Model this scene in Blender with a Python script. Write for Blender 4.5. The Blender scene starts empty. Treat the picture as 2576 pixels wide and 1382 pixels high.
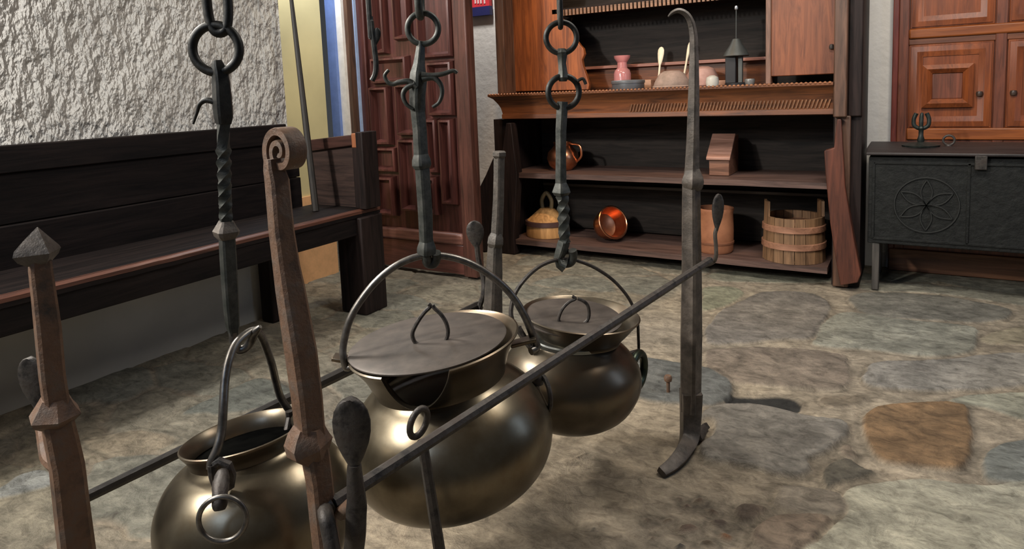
import bpy, bmesh, math, random
import numpy as np
from mathutils import Vector, Matrix, noise
random.seed(7)
scene = bpy.context.scene
col = scene.collection

# ---------------------------------------------------------------- camera
RIGHT = Vector((0.858, 0.512, -0.039)); FWD = Vector((-0.513, 0.852, -0.110))
FWD.normalize(); RIGHT = (RIGHT - RIGHT.dot(FWD) * FWD).normalized()
UP = RIGHT.cross(FWD)
EYE = Vector((0, 0, 1.0))
FPX = 1684.54; PPX, PPY = 1288.0, 416.0
HF = Vector((FWD.x, FWD.y, 0)).normalized()       # horizontal forward
HR = Vector((HF.y, -HF.x, 0))                     # horizontal right
cam_d = bpy.data.cameras.new('camera'); cam = bpy.data.objects.new('camera', cam_d); col.objects.link(cam)
cam.matrix_world = Matrix.Translation(EYE) @ Matrix((RIGHT, UP, -FWD)).transposed().to_4x4()
cam_d.sensor_width = 36; cam_d.lens = FPX / 2576 * 36
cam_d.shift_y = (PPY - 691) / 2576
cam_d.clip_start = 0.02
scene.camera = cam

def ray(px, py): return RIGHT * ((px - PPX) / FPX) - UP * ((py - PPY) / FPX) + FWD
def at(px, py, d):                                # point at horizontal distance d in front of the eye
    r = ray(px, py); return EYE + r * (d / r.dot(HF))
def on(px, py, axis, v):
    r = ray(px, py); return EYE + r * ((v - EYE[axis]) / r[axis])
def fl(px, py, z=0.0): return on(px, py, 2, z)
def pxs(p): return (Vector(p) - EYE).dot(FWD) / FPX      # metres per pixel at p

# ---------------------------------------------------------------- mesh helpers
class MB:
    def __init__(s): s.v = []; s.f = []
    def add(s, vs, fs):
        o = len(s.v); s.v += [Vector(p) for p in vs]; s.f += [tuple(i + o for i in f) for f in fs]; return s
    def box(s, x0, x1, y0, y1, z0, z1):
        vs = [(x, y, z) for z in (z0, z1) for y in (y0, y1) for x in (x0, x1)]
        return s.add(vs, [(0, 2, 3, 1), (4, 5, 7, 6), (0, 1, 5, 4), (2, 6, 7, 3), (0, 4, 6, 2), (1, 3, 7, 5)])
    def beam(s, a, b, w, h, up=(0, 0, 1)):
        a, b = Vector(a), Vector(b); d = (b - a).normalized(); u = Vector(up)
        sd = d.cross(u).normalized(); u = sd.cross(d)
        q = [(-w / 2, -h / 2), (w / 2, -h / 2), (w / 2, h / 2), (-w / 2, h / 2)]
        vs = [p + sd * i + u * j for p in (a, b) for i, j in q]
        return s.add(vs, [(0, 1, 2, 3), (7, 6, 5, 4), (0, 4, 5, 1), (1, 5, 6, 2), (2, 6, 7, 3), (3, 7, 4, 0)])
    def prism(s, poly, d):                        # polygon (3D points) extruded by vector d
        d = Vector(d); n = len(poly); p = [Vector(q) for q in poly]
        vs = p + [q + d for q in p]
        fs = [tuple(range(n))[::-1], tuple(range(n, 2 * n))] + [(i, (i + 1) % n, n + (i + 1) % n, n + i) for i in range(n)]
        return s.add(vs, fs)
    def tube(s, path, rad, n=12, ref=None, closed=False, sec=None, rot=0.0, twist=0.0, caps=True):
        p = [Vector(q) for q in path]; m = len(p)
        if not hasattr(rad, '__len__'): rad = [rad] * m
        if sec is None: sec = [(math.cos(2 * math.pi * k / n + rot), math.sin(2 * math.pi * k / n + rot)) for k in range(n)]
        n = len(sec)
        T = []
        for i in range(m):
            a = p[(i - 1) % m] if (closed or i) else p[0]
            b = p[(i + 1) % m] if (closed or i < m - 1) else p[m - 1]
            T.append((b - a).normalized())
        r = Vector(ref) if ref is not None else (Vector((0, 0, 1)) if abs(T[0].z) < .9 else Vector((1, 0, 0)))
        N = (r - T[0] * r.dot(T[0])).normalized()
        vs = []
        for i in range(m):
            if i:
                N = T[i - 1].rotation_difference(T[i]) @ N
                N = (N - T[i] * N.dot(T[i])).normalized()
            B = T[i].cross(N); tw = twist * i
            ra = rad[i]; ra, rb = ra if hasattr(ra, '__len__') else (ra, ra)
            for a, b in sec:
                if tw: a, b = a * math.cos(tw) - b * math.sin(tw), a * math.sin(tw) + b * math.cos(tw)
                vs.append(p[i] + N * a * ra + B * b * rb)
        fs = []
        for i in range(m if closed else m - 1):
            j = (i + 1) % m
            fs += [(i * n + k, i * n + (k + 1) % n, j * n + (k + 1) % n, j * n + k) for k in range(n)]
        if not closed and caps: fs += [tuple(range(n))[::-1], tuple(range((m - 1) * n, m * n))]
        return s.add(vs, fs)
    def lathe(s, prof, c=(0, 0, 0), n=48, M=None, zmod=None):
        c = Vector(c); m = len(prof); vs = []
        for i, (r, z) in enumerate(prof):
            for k in range(n):
                a = 2 * math.pi * k / n
                zz = z if zmod is None else zmod(i, a, z)
                q = Vector((r * math.cos(a), r * math.sin(a), zz))
                vs.append(c + (M @ q if M else q))
        fs = []
        for i in range(m - 1):
            fs += [(i * n + k, i * n + (k + 1) % n, (i + 1) * n + (k + 1) % n, (i + 1) * n + k) for k in range(n)]
        if prof[0][0] > 1e-6: fs.append(tuple(range(n))[::-1])
        if prof[-1][0] > 1e-6: fs.append(tuple(range((m - 1) * n, m * n)))
        return s.add(vs, fs)
    def build(s, name, mat, parent=None, angle=38, bevel=0.0, cuts=0):
        lo = Vector([min(v[i] for v in s.v) for i in range(3)]); hi = Vector([max(v[i] for v in s.v) for i in range(3)])
        c = (lo + hi) / 2
        me = bpy.data.meshes.new(name); me.from_pydata([tuple(v - c) for v in s.v], [], s.f)
        bm = bmesh.new(); bm.from_mesh(me)
        bmesh.ops.remove_doubles(bm, verts=bm.verts, dist=1e-6)
        bmesh.ops.recalc_face_normals(bm, faces=bm.faces)
        bm.to_mesh(me); bm.free()
        me.shade_smooth(); me.set_sharp_from_angle(angle=math.radians(angle))
        me.materials.append(mat)
        o = bpy.data.objects.new(name, me); col.objects.link(o)
        base = Vector((0, 0, 0))
        if parent is not None: o.parent = parent; base = WORLD[parent.name]
        o.location = c - base; WORLD[o.name] = c
        if bevel:
            b = o.modifiers.new('bevel', 'BEVEL'); b.width = bevel; b.segments = 2; b.limit_method = 'ANGLE'; b.angle_limit = math.radians(40)
        return o
WORLD = {}
def tag(o, label=None, cat=None, group=None, kind=None):
    if label: o['label'] = label
    if cat: o['category'] = cat
    if group: o['group'] = group
    if kind: o['kind'] = kind
    return o
def thing(name, label, cat, loc, group=None):
    o = bpy.data.objects.new(name, None); col.objects.link(o); o.empty_display_size = .05
    o.location = loc; WORLD[o.name] = Vector(loc)
    return tag(o, label, cat, group)
def cr(pts, k=6):                                  # Catmull-Rom through points
    p = [Vector(q) for q in pts]; out = []
    for i in range(len(p) - 1):
        a = p[max(i - 1, 0)]; b = p[i]; c = p[i + 1]; d = p[min(i + 2, len(p) - 1)]
        for j in range(k):
            t = j / k
            out.append(0.5 * ((2 * b) + (c - a) * t + (2 * a - 5 * b + 4 * c - d) * t * t + (3 * b - a - 3 * c + d) * t ** 3))
    return out + [p[-1]]
def crf(vals, k=6): return [v.x for v in cr([Vector((x, 0, 0)) for x in vals], k)]
SQ = [(1, .16), (.16, 1), (-.16, 1), (-1, .16), (-1, -.16), (-.16, -1), (.16, -1), (1, -.16)]   # square bar set on edge, chamfered
TW = [((1 if k % 2 == 0 else .84) * math.cos(k * math.pi / 4), (1 if k % 2 == 0 else .84) * math.sin(k * math.pi / 4)) for k in range(8)]
FLAT = [(1, .8), (.85, 1), (-.85, 1), (-1, .8), (-1, -.8), (-.85, -1), (.85, -1), (1, -.8)]       # rounded rectangle

# ---------------------------------------------------------------- materials
def new_mat(name, rough=.6, metal=0.0, spec=.5):
    m = bpy.data.materials.new(name); m.use_nodes = True
    nt = m.node_tree; b = nt.nodes['Principled BSDF']
    b.inputs['Roughness'].default_value = rough; b.inputs['Metallic'].default_value = metal
    b.inputs['Specular IOR Level'].default_value = spec
    return m, nt, b
def noise_node(nt, scale, detail=6, rough=.6, stretch=(1, 1, 1), dist=0.0, rot=(0, 0, 0), kind='Object'):
    tc = nt.nodes.new('ShaderNodeTexCoord'); mp = nt.nodes.new('ShaderNodeMapping')
    mp.inputs['Scale'].default_value = stretch; mp.inputs['Rotation'].default_value = rot
    nt.links.new(tc.outputs[kind], mp.inputs['Vector'])
    n = nt.nodes.new('ShaderNodeTexNoise'); n.inputs['Scale'].default_value = scale; n.inputs['Detail'].default_value = detail
    n.inputs['Roughness'].default_value = rough; n.inputs['Distortion'].default_value = dist
    nt.links.new(mp.outputs['Vector'], n.inputs['Vector']); return n
def ramp(nt, src, stops):
    r = nt.nodes.new('ShaderNodeValToRGB'); e = r.color_ramp.elements
    while len(e) < len(stops): e.new(.5)
    for i, (p, c) in enumerate(stops): e[i].position = p; e[i].color = (*c, 1)
    nt.links.new(src, r.inputs['Fac']); return r
def bump(nt, b, src, strength, dist):
    n = nt.nodes.new('ShaderNodeBump'); n.inputs['Strength'].default_value = strength; n.inputs['Distance'].default_value = dist
    nt.links.new(src, n.inputs['Height']); nt.links.new(n.outputs['Normal'], b.inputs['Normal']); return n
def speckled(name, c0, c1, scale=30, rough=.6, metal=0.0, bs=.3, bd=.002, lo=.35, hi=.65, stretch=(1, 1, 1), dist=0, spec=.5, c2=None):
    m, nt, b = new_mat(name, rough, metal, spec)
    n = noise_node(nt, scale, 8, .65, stretch, dist)
    st = [(lo, c0), (hi, c1)] if c2 is None else [(lo, c0), ((lo + hi) / 2, c1), (hi, c2)]
    r = ramp(nt, n.outputs['Fac'], st); nt.links.new(r.outputs['Color'], b.inputs['Base Color'])
    if bs: bump(nt, b, n.outputs['Fac'], bs, bd)
    return m
def wood(name, c0, c1, axis, rough=.5, scale=34, bs=.25, spec=.5):
    st = [1, 1, 1]; st[axis] = .08
    c0 = tuple(x * .8 for x in c0); c1 = tuple(x * 1.12 for x in c1)
    return speckled(name, c0, c1, scale, rough, 0, bs, .003, .32, .68, tuple(st), .9, spec)

IRON = speckled('wrought_iron', (.016, .014, .013), (.06, .052, .045), 40, .5, .4, .8, .003, c2=(.045, .034, .028))
RUST = speckled('rusty_iron', (.040, .030, .024), (.145, .078, .044), 20, .58, .1, 1.0, .005, .3, .7, c2=(.115, .095, .078))
STEEL = speckled('worn_iron', (.05, .041, .033), (.135, .11, .088), 26, .52, .15, .9, .004)
STEELD = speckled('dark_worn_iron', (.03, .026, .021), (.085, .071, .057), 26, .52, .15, .9, .004)
WIRE = speckled('handle_iron', (.10, .092, .082), (.2, .185, .165), 60, .36, .8, .2, .001)
BRASS = speckled('aged_brass', (.105, .086, .057), (.19, .16, .112), 6, .31, .88, .10, .004, .3, .7, c2=(.135, .10, .058))
BRASSD = speckled('smoked_brass', (.07, .057, .041), (.13, .108, .078), 7, .33, .85, .10, .004, .3, .7, c2=(.14, .095, .06))
BLACKIN = speckled('black_inside', (.0015, .0015, .0015), (.004, .004, .0035), 12, .9, 0, 0, .002, spec=0)  # near-black matte colour for the open pot's inner wall
LIDM = speckled('dull_iron_lid', (.05, .042, .036), (.088, .072, .06), 22, .55, .4, .2, .0015)
COPPER = speckled('copper', (.55, .22, .11), (.75, .36, .2), 14, .3, 1.0, .1, .002)
OAKX = wood('dark_oak_x', (.006, .0045, .0045), (.019, .012, .011), 0, .6, spec=.15)
OAKY = wood('dark_oak_y', (.005, .0042, .0045), (.016, .011, .010), 1, .6, spec=.15)
OAKZ = wood('dark_oak_z', (.008, .006, .0055), (.026, .016, .014), 2, .55, spec=.2)
OAKE = wood('oak_worn_edge', (.045, .016, .011), (.15, .058, .036), 1, .4)
REDX = wood('walnut_x', (.05, .016, .006), (.19, .062, .018), 0, .5)
REDZ = wood('walnut_z', (.12, .032, .009), (.32, .095, .024), 2, .5)
BRNX = wood('brown_shelf_x', (.055, .032, .026), (.15, .088, .07), 0, .5)
BRNZ = wood('brown_wood_z', (.05, .026, .016), (.14, .07, .042), 2, .5)
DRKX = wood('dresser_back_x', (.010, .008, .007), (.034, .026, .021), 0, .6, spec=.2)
PINEX = wood('pine_x', (.19, .048, .010), (.34, .10, .022), 0, .42)
PINEZ = wood('pine_z', (.12, .028, .007), (.25, .064, .015), 2, .42)
PINED = wood('pine_dark_z', (.08, .028, .016), (.2, .06, .03), 2, .42)
DOORZ = wood('door_wood_z', (.05, .017, .014), (.115, .038, .030), 2, .3, spec=.6)
DOORX = wood('door_wood_x', (.075, .026, .020), (.17, .06, .045), 0, .28, spec=.7)
CHEST = speckled('black_carved_chest', (.0042, .0048, .0043), (.0125, .0135, .012), 26, .62, 0, .9, .008, spec=.3)
def plain(name, c, rough=.6, metal=0): 
    return speckled(name, tuple(x * .88 for x in c), tuple(min(1, x * 1.08) for x in c), 20, rough, metal, .08, .001)
def plaster(name, c, big, bs, bd, rot=(0, 0, 0), stretch=(1, 1, 1), c_lo=.8):
    m, nt, b = new_mat(name, .85, 0, .3)
    n1 = noise_node(nt, big, 3, .5, stretch, .15, rot); n2 = noise_node(nt, big * 2.6, 3, .5, stretch, .1, rot)
    mx = nt.nodes.new('ShaderNodeMath'); mx.operation = 'MULTIPLY_ADD'; mx.inputs[1].default_value = .35
    nt.links.new(n2.outputs['Fac'], mx.inputs[0]); nt.links.new(n1.outputs['Fac'], mx.inputs[2])
    bump(nt, b, mx.outputs[0], bs, bd)
    n3 = noise_node(nt, 2.5, 4, .6)
    r = ramp(nt, n3.outputs['Fac'], [(.3, tuple(x * c_lo for x in c)), (.7, c)]); nt.links.new(r.outputs['Color'], b.inputs['Base Color'])
    return m
PLAST = plaster('rough_plaster', (.68, .655, .605), 20, 1.0, .075, (math.radians(42), 0, 0), (1, 1.0, .55), .94)
PLASTB = plaster('white_plaster', (.80, .78, .74), 14, .55, .012)
CREAM = plaster('cream_plaster', (.66, .57, .30), 5, .15, .006)

# ---------------------------------------------------------------- floor of irregular stones in earth mortar
def P2(pts, ox, oy, sc): return [fl(ox + x / sc, oy + y / sc).to_2d() for x, y in pts]
A = (1740, 640, 3.081); B = (1740, 960, 3.081); G = (1300, 1000, 3.617)
STONES = [
 (P2([(100,560),(250,430),(500,310),(800,295),(1000,330),(1080,420),(1000,560),(900,640),(700,660),(300,690),(120,680)], *A), (.20,.18,.155), .012),
 (P2([(1220,340),(1400,290),(1900,310),(2250,370),(2480,420),(2450,490),(2200,520),(1800,500),(1350,460)], *A), (.19,.18,.15), .008),
 (P2([(1080,480),(1250,450),(1700,510),(2150,560),(2220,640),(2150,760),(1800,790),(1400,740),(1000,700),(920,650)], *A), (.27,.265,.215), .010),
 (P2([(130,740),(500,720),(1100,760),(1200,850),(1230,980),(1160,1030),(800,1020),(400,990),(130,960)], *A), (.22,.18,.14), .010),
 (P2([(1350,920),(1450,840),(2050,810),(2500,760),(2750,850),(2750,980),(2100,1050),(1500,1040),(1340,990)], *A), (.26,.245,.215), .012),
 (P2([(90,260),(280,250),(400,300),(250,390),(90,430)], *A), (.24,.24,.17), .008),
 (P2([(230,130),(1050,160),(1000,210),(230,200)], *A), (.21,.21,.16), .006),
 (P2([(1250,210),(2000,240),(2750,350),(2750,410),(2300,350),(1900,290),(1400,270)], *A), (.25,.24,.19), .006),
 (P2([(2250,640),(2500,560),(2750,560),(2750,690),(2400,690)], *A), (.31,.27,.19), .006),
 (P2([(1750,150),(2750,220),(2750,330),(2000,225)], *A), (.19,.19,.16), .006),
 (P2([(1200,150),(1650,150),(1900,215),(1300,190)], *A), (.2,.2,.16), .006),
 (P2([(40,290),(150,190),(400,170),(750,230),(1000,270),(1210,310),(1220,400),(1080,530),(950,600),(980,680),(850,740),(700,720),(400,660),(120,600),(50,480),(150,400),(140,290)], *B), (.205,.19,.165), .016),
 (P2([(1340,260),(1500,190),(2000,170),(2150,200),(2180,350),(2200,480),(2050,660),(1500,620),(1380,500),(1330,370)], *B), (.215,.135,.07), .014),
 (P2([(1080,640),(1220,600),(1400,690),(1490,700),(1250,780),(1060,840),(1040,780)], *B), (.10,.09,.07), .014),
 (P2([(610,870),(700,790),(1100,860),(1170,900),(1170,1040),(800,1000),(600,950)], *B), (.22,.19,.15), .010),
 (P2([(560,1080),(850,1010),(1100,1080),(1000,1200),(940,1400),(640,1340),(480,1250)], *B), (.20,.155,.115), .014),
 (P2([(1210,850),(1700,760),(2250,800),(2750,780),(2750,1500),(900,1500),(1100,1130),(1195,1040)], *B), (.37,.355,.28), .012),
 (P2([(2290,560),(2500,480),(2750,460),(2750,750),(2290,750)], *B), (.19,.2,.18), .014),
 (P2([(160,88),(700,98),(860,145),(870,200),(760,215),(400,170),(220,140)], *B), (.022,.022,.020), -.006),
 (P2([(1010,110),(1330,110),(1330,170),(1100,190)], *B), (.2,.165,.12), .008),
 (P2([(2000,130),(2500,70),(2750,90),(2750,300),(2480,260),(2300,200)], *B), (.24,.24,.19), .008),
 (P2([(1160,500),(1230,485),(1290,590),(1180,570)], *B), (.2,.16,.12), .008),
 (P2([(320,1000),(420,950),(600,985),(500,1060),(380,1085)], *B), (.13,.10,.075), .012),
 (P2([(100,970),(180,1000),(150,1035),(110,1010)], *B), (.09,.06,.04), .010),
 (P2([(130,1080),(200,1062),(275,1095),(200,1130)], *B), (.12,.09,.07), .010),
 (P2([(20,905),(75,900),(60,945),(10,940)], *B), (.12,.09,.06), .008),
 (P2([(220,1150),(310,1180),(300,1220),(230,1200)], *B), (.2,.10,.05), .008),
 (P2([(80,1230),(150,1225),(160,1265),(100,1270)], *B), (.06,.05,.04), .008),
 (P2([(1470,1170),(1590,1150),(1650,1190),(1560,1235),(1480,1225)], *G), (.17,.12,.09), .010),
 (P2([(1480,1340),(1560,1330),(1580,1382),(1490,1390)], *G), (.05,.045,.04), .010),
 (P2([(1700,1300),(1780,1290),(1800,1340),(1710,1350)], *G), (.11,.08,.05), .008),
 (P2([(1210,1265),(1250,1255),(1260,1300),(1220,1305)], *G), (.14,.10,.07), .008),
 (P2([(1150,1090),(1200,1080),(1210,1130),(1160,1135)], *G), (.15,.11,.08), .008),
 (P2([(1320,1105),(1380,1090),(1380,1120),(1330,1135)], *G), (.12,.08,.05), .008),
 (P2([(1500,970),(1550,960),(1560,1000),(1510,1005)], *G), (.12,.08,.06), .008),
 (P2([(1610,930),(1680,910),(1690,945),(1620,960)], *G), (.13,.09,.06), .008),
 (P2([(1435,890),(1500,905),(1495,930),(1450,915)], *G), (.12,.07,.05), .008),
 (P2([(480,555),(600,475),(630,480),(520,545)], *G), (.10,.075,.05), .006),
 (P2([(660,1175),(695,1170),(690,1210),(660,1208)], *G), (.08,.08,.08), .006),
 (P2([(1140,540),(1250,470),(1500,370),(1650,330),(1800,390),(1780,450),(1500,540),(1250,550)], 0, 820, 2.459), (.13,.135,.115), .012),
 (P2([(0,1000),(120,920),(260,900),(290,990),(60,1060),(-80,1080)], 0, 820, 2.459), (.25,.26,.25), .012),
 (P2([(560,700),(900,640),(1080,700),(900,790),(640,790)], 0, 820, 2.459), (.25,.21,.15), .006),
 ([Vector(p) for p in [(-1.0,2.02),(-.72,1.98),(-.52,2.02),(-.5,2.2),(-.66,2.3),(-.98,2.24)]], (.12,.125,.12), .012),
]
def smooth(p, k=4):
    q = cr([Vector((v.x, v.y, 0)) for v in ([p[-1]] + list(p) + [p[0], p[1]])], k)
    return np.array([(v.x, v.y) for v in q[k:k * (len(p) + 1)]])
def make_floor():
    x0, x1, y0, y1, st = -3.6, 1.5, -0.6, 4.1, .0068
    nx, ny = int((x1 - x0) / st) + 1, int((y1 - y0) / st) + 1
    X, Y = np.meshgrid(np.linspace(x0, x1, nx), np.linspace(y0, y1, ny))
    rng = np.random.default_rng(5)
    # value noise
    def vn(s, seed):
        g = np.random.default_rng(seed).random((200, 200))
        u = (X - x0) / s; v = (Y - y0) / s; i = u.astype(int); j = v.astype(int); fx = u - i; fy = v - j
        fx = fx * fx * (3 - 2 * fx); fy = fy * fy * (3 - 2 * fy); i %= 199; j %= 199
        return (g[j, i] * (1 - fx) + g[j, i + 1] * fx) * (1 - fy) + (g[j + 1, i] * (1 - fx) + g[j + 1, i + 1] * fx) * fy
    wx = X + .07 * (vn(.16, 1) - .5) + .03 * (vn(.05, 2) - .5); wy = Y + .07 * (vn(.16, 3) - .5) + .03 * (vn(.05, 4) - .5)
    # irregular slabs everywhere else
    gx, gy = .46, .24
    pts = []; cols = []
    pal = [(.22,.205,.16), (.25,.225,.17), (.19,.185,.15), (.235,.20,.145), (.26,.24,.19), (.20,.175,.135), (.18,.18,.15)]
    for j in range(int((y1 - y0) / gy) + 3):
        for i in range(int((x1 - x0) / gx) + 3):
            pts.append((x0 + (i - .5 + .5 * (j % 2) + .62 * (rng.random() - .5)) * gx, y0 + (j - .5 + .5 * (rng.random() - .5)) * gy)); cols.append(pal[rng.integers(len(pal))])
    d1 = np.full(X.shape, 1e9); d2 = np.full(X.shape, 1e9); idx = np.zeros(X.shape, int)
    for k, (a, b) in enumerate(pts):
        d = np.hypot((wx - a) / 1.7, wy - b)
        n1 = d < d1
        d2 = np.where(n1, d1, np.minimum(d2, d)); idx[n1] = k; d1 = np.where(n1, d, d1)
    edge = (d2 - d1)
    m = np.clip((edge - .003) / .02, 0, 1)
    mort = np.array((.325, .275, .205))
    C = mort * (1 - m[..., None]) * .74 + (np.array(cols)[idx] * .75 + .25 * np.array((.225, .205, .155))) * m[..., None]
    H = m * .006
    # open earth where the hearth is, and around the traced stones: mortar
    near = np.zeros(X.shape)
    poly_all = [(smooth(p), c, h) for p, c, h in STONES]
    def sdist(poly):
        inside = np.zeros(X.shape, bool); dist = np.full(X.shape, 1e9)
        bx = (X > poly[:, 0].min() - .12) & (X < poly[:, 0].max() + .12) & (Y > poly[:, 1].min() - .12) & (Y < poly[:, 1].max() + .12)
        xs = X[bx] + .35 * (wx[bx] - X[bx]); ys = Y[bx] + .35 * (wy[bx] - Y[bx])
        ins = np.zeros(xs.shape, bool); ds = np.full(xs.shape, 1e9)
        for k in range(len(poly)):
            a = poly[k]; b = poly[(k + 1) % len(poly)]
            c = ((a[1] > ys) != (b[1] > ys)) & (xs < (b[0] - a[0]) * (ys - a[1]) / (b[1] - a[1] + 1e-12) + a[0]); ins ^= c
            e = b - a; t = np.clip(((xs - a[0]) * e[0] + (ys - a[1]) * e[1]) / (e @ e + 1e-12), 0, 1)
            ds = np.minimum(ds, np.hypot(xs - a[0] - t * e[0], ys - a[1] - t * e[1]))
        dist[bx] = np.where(ins, ds, -ds); dist[~bx] = -1; return dist
    # earthy clearing on the right, where the traced stones lie
    clear = np.clip((X + 1.28 + .25 * (vn(.3, 9) - .5) - (np.maximum(Y - 2.4, 0)) * .4) / .12, 0, 1) * np.clip((3.75 - Y) / .2, 0, 1)
    C = C * (1 - clear[..., None]) + mort * clear[..., None] * (.85 + .3 * vn(.11, 12))[..., None]; H = H * (1 - clear)
    for poly, c, h in poly_all:
        sd = sdist(poly); w = np.clip((sd + .003) / .011, 0, 1); w = w * w * (3 - 2 * w)
        near = np.maximum(near, w)
        v = 1 + .35 * (vn(.07, int(abs(poly[0, 0]) * 1e4) % 997) - .5)
        lip = np.clip(1 - np.abs(sd + .010) / .010, 0, 1) * .30        # crumbly dark joint round the stone
        C = C * (1 - lip[..., None]); C = C * (1 - w[..., None]) + (np.array(c) * v[..., None]) * w[..., None]
        H = H * (1 - w) + h * w
    H = H + .006 * (vn(.12, 21) - .5) + .004 * (vn(.035, 22) - .5) * (1 - .4 * near)
    # stained tones of their own
    t = vn(.45, 31)[..., None]; C = C * (1 + .25 * (t - .5) * np.array((1.0, .8, .4)))
    me = bpy.data.meshes.new('floor')
    V = np.stack([X, Y, np.minimum(H, .02) - .008], -1).reshape(-1, 3)
    I = np.arange(nx * ny).reshape(ny, nx)
    F = np.stack([I[:-1, :-1], I[:-1, 1:], I[1:, 1:], I[1:, :-1]], -1).reshape(-1, 4)
    me.vertices.add(len(V)); me.vertices.foreach_set('co', V.ravel())
    me.loops.add(F.size); me.loops.foreach_set('vertex_index', F.ravel())
    me.polygons.add(len(F)); me.polygons.foreach_set('loop_start', np.arange(0, F.size, 4))
    me.update(); me.validate(); me.shade_smooth()
    at_ = me.color_attributes.new('stone_color', 'FLOAT_COLOR', 'POINT')
    at_.data.foreach_set('color', np.concatenate([C.reshape(-1, 3), np.ones((nx * ny, 1))], 1).ravel().astype(np.float32))
    mt, nt, b = new_mat('stone_floor', .72, 0, .4)
    vc = nt.nodes.new('ShaderNodeVertexColor'); vc.layer_name = 'stone_color'
    n = noise_node(nt, 11, 10, .72, (1, 1.0, 1), .5); n2 = noise_node(nt, 24, 10, .75, (.8, 1.4, 1), .7)
    r = ramp(nt, n.outputs['Fac'], [(.28, (.50, .49, .47)), (.5, (.96, .95, .93)), (.74, (1.5, 1.46, 1.40))])
    r2 = ramp(nt, n2.outputs['Fac'], [(.34, (.50, .48, .46)), (.5, (.98, .97, .96)), (.66, (1.34, 1.32, 1.30))])
    mm = nt.nodes.new('ShaderNodeMix'); mm.data_type = 'RGBA'; mm.blend_type = 'MULTIPLY'; mm.inputs[0].default_value = 1
    mm2 = nt.nodes.new('ShaderNodeMix'); mm2.data_type = 'RGBA'; mm2.blend_type = 'MULTIPLY'; mm2.inputs[0].default_value = 1
    nt.links.new(vc.outputs['Color'], mm.inputs[6]); nt.links.new(r.outputs['Color'], mm.inputs[7])
    nt.links.new(mm.outputs[2], mm2.inputs[6]); nt.links.new(r2.outputs['Color'], mm2.inputs[7])
    nt.links.new(mm2.outputs[2], b.inputs['Base Color'])
    ad = nt.nodes.new('ShaderNodeMath'); ad.operation = 'MULTIPLY_ADD'; ad.inputs[1].default_value = .3
    nt.links.new(n2.outputs['Fac'], ad.inputs[0]); nt.links.new(n.outputs['Fac'], ad.inputs[2])
    bump(nt, b, ad.outputs[0], 1.0, .014)
    me.materials.append(mt)
    o = bpy.data.objects.new('floor', me); col.objects.link(o)
    return tag(o, 'uneven floor of grey and brown stone slabs set in earth mortar', 'floor', kind='structure')
make_floor()

# ---------------------------------------------------------------- room shell
WX = -2.57                     # plaster face of the left wall
def rough_panel(name, mat, u0, u1, v0, v1, fn, st=.03, amp=.006, seed=0):
    """a gently uneven wall surface with its own thickness, built on a grid"""
    nu, nv = max(2, int((u1 - u0) / st)), max(2, int((v1 - v0) / st)); vs = []; fs = []
    for j in range(nv + 1):
        for i in range(nu + 1):
            u = u0 + (u1 - u0) * i / nu; v = v0 + (v1 - v0) * j / nv
            e = amp * noise.noise(Vector((u * 3.1 + seed, v * 3.1, seed))) if 0 < i < nu else 0
            vs.append(fn(u, v, e))
    for j in range(nv):
        for i in range(nu): a = j * (nu + 1) + i; fs.append((a, a + 1, a + nu + 2, a + nu + 1))
    return vs, fs
m = MB()
vs, fs = rough_panel('w', None, -1.6, 2.2, .46, 2.5, lambda u, v, e: (WX + e, u, v)); m.add(vs, fs)
m.add([(WX, 2.2, .46), (WX, 2.2, 2.5), (-2.84, 2.2, 2.5), (-2.84, 2.2, .46), (-2.84, -1.6, .46), (-2.84, -1.6, 2.5), (WX, -1.6, .46), (WX, -1.6, 2.5)],
      [(0, 1, 2, 3), (3, 2, 5, 4), (4, 5, 7, 6), (1, 7, 5, 2)])
tag(m.build('wall_left', PLAST), 'rough white plaster wall behind the long dark settle', 'wall', kind='structure')
m = MB(); vs, fs = rough_panel('w', None, -1.6, 2.19, -.05, .47, lambda u, v, e: (WX - .002 + e, u, v), seed=2); m.add(vs, fs)
m.box(-2.84, WX - .012, -1.6, 2.19, -.05, .46)
tag(m.build('wall_left_base', plaster('smooth_shaded_plaster', (.50, .48, .43), 9, .25, .010)), 'smoother plaster foot of left wall, greyed as shade under the settle', 'wall', kind='structure')  # same plaster as above; shade under the settle is put into its grey
m = MB(); m.box(-3.1, -2.85, 2.06, 2.725, -.05, 2.5)
tag(m.build('wall_recess', CREAM), 'smooth cream wall set back between the plaster wall and the carved door', 'wall', kind='structure')
m = MB(); vs, fs = rough_panel('w', None, -3.6, 1.6, -.05, 2.5, lambda u, v, e: (u, 3.97 + e * .6, v), seed=4); m.add(vs, fs)
m.box(-3.6, 1.6, 3.99, 4.2, -.05, 2.5)
tag(m.build('wall_back', PLASTB), 'white plaster wall behind the dresser and chest', 'wall', kind='structure')
m = MB(); m.box(-3.6, 1.6, -1.6, 4.2, 2.5, 2.6)
tag(m.build('ceiling', plain('old_ceiling', (.16, .12, .09))), 'dark timber ceiling above the hearth room', 'ceiling', kind='structure')
def strip(name, p0, p1, y, mat, label, th=.05):
    a = on(p0, 200, 1, y).x; b = on(p1, 200, 1, y).x
    return tag(MB().box(a, b, y, y + th, -.03, 2.5).build(name, mat), label, 'trim', kind='structure')
BLUEGLOW = plain('blue_daylight_tint', (.15, .23, .50)); WHITEW = plain('white_paint', (.85, .80, .72)); 
strip('trim_1', 829, 848, 2.78, BLUEGLOW, 'strip of door casing tinted as blue daylight beside the cream wall')  # blue daylight glow on the jamb, painted into the board's colour
strip('trim_2', 848, 869, 2.80, WHITEW, 'white strip of door casing beside the brown door post')
strip('trim_3', 869, 884, 2.82, BRNZ, 'brown wooden door post beside the white strip')
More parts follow.
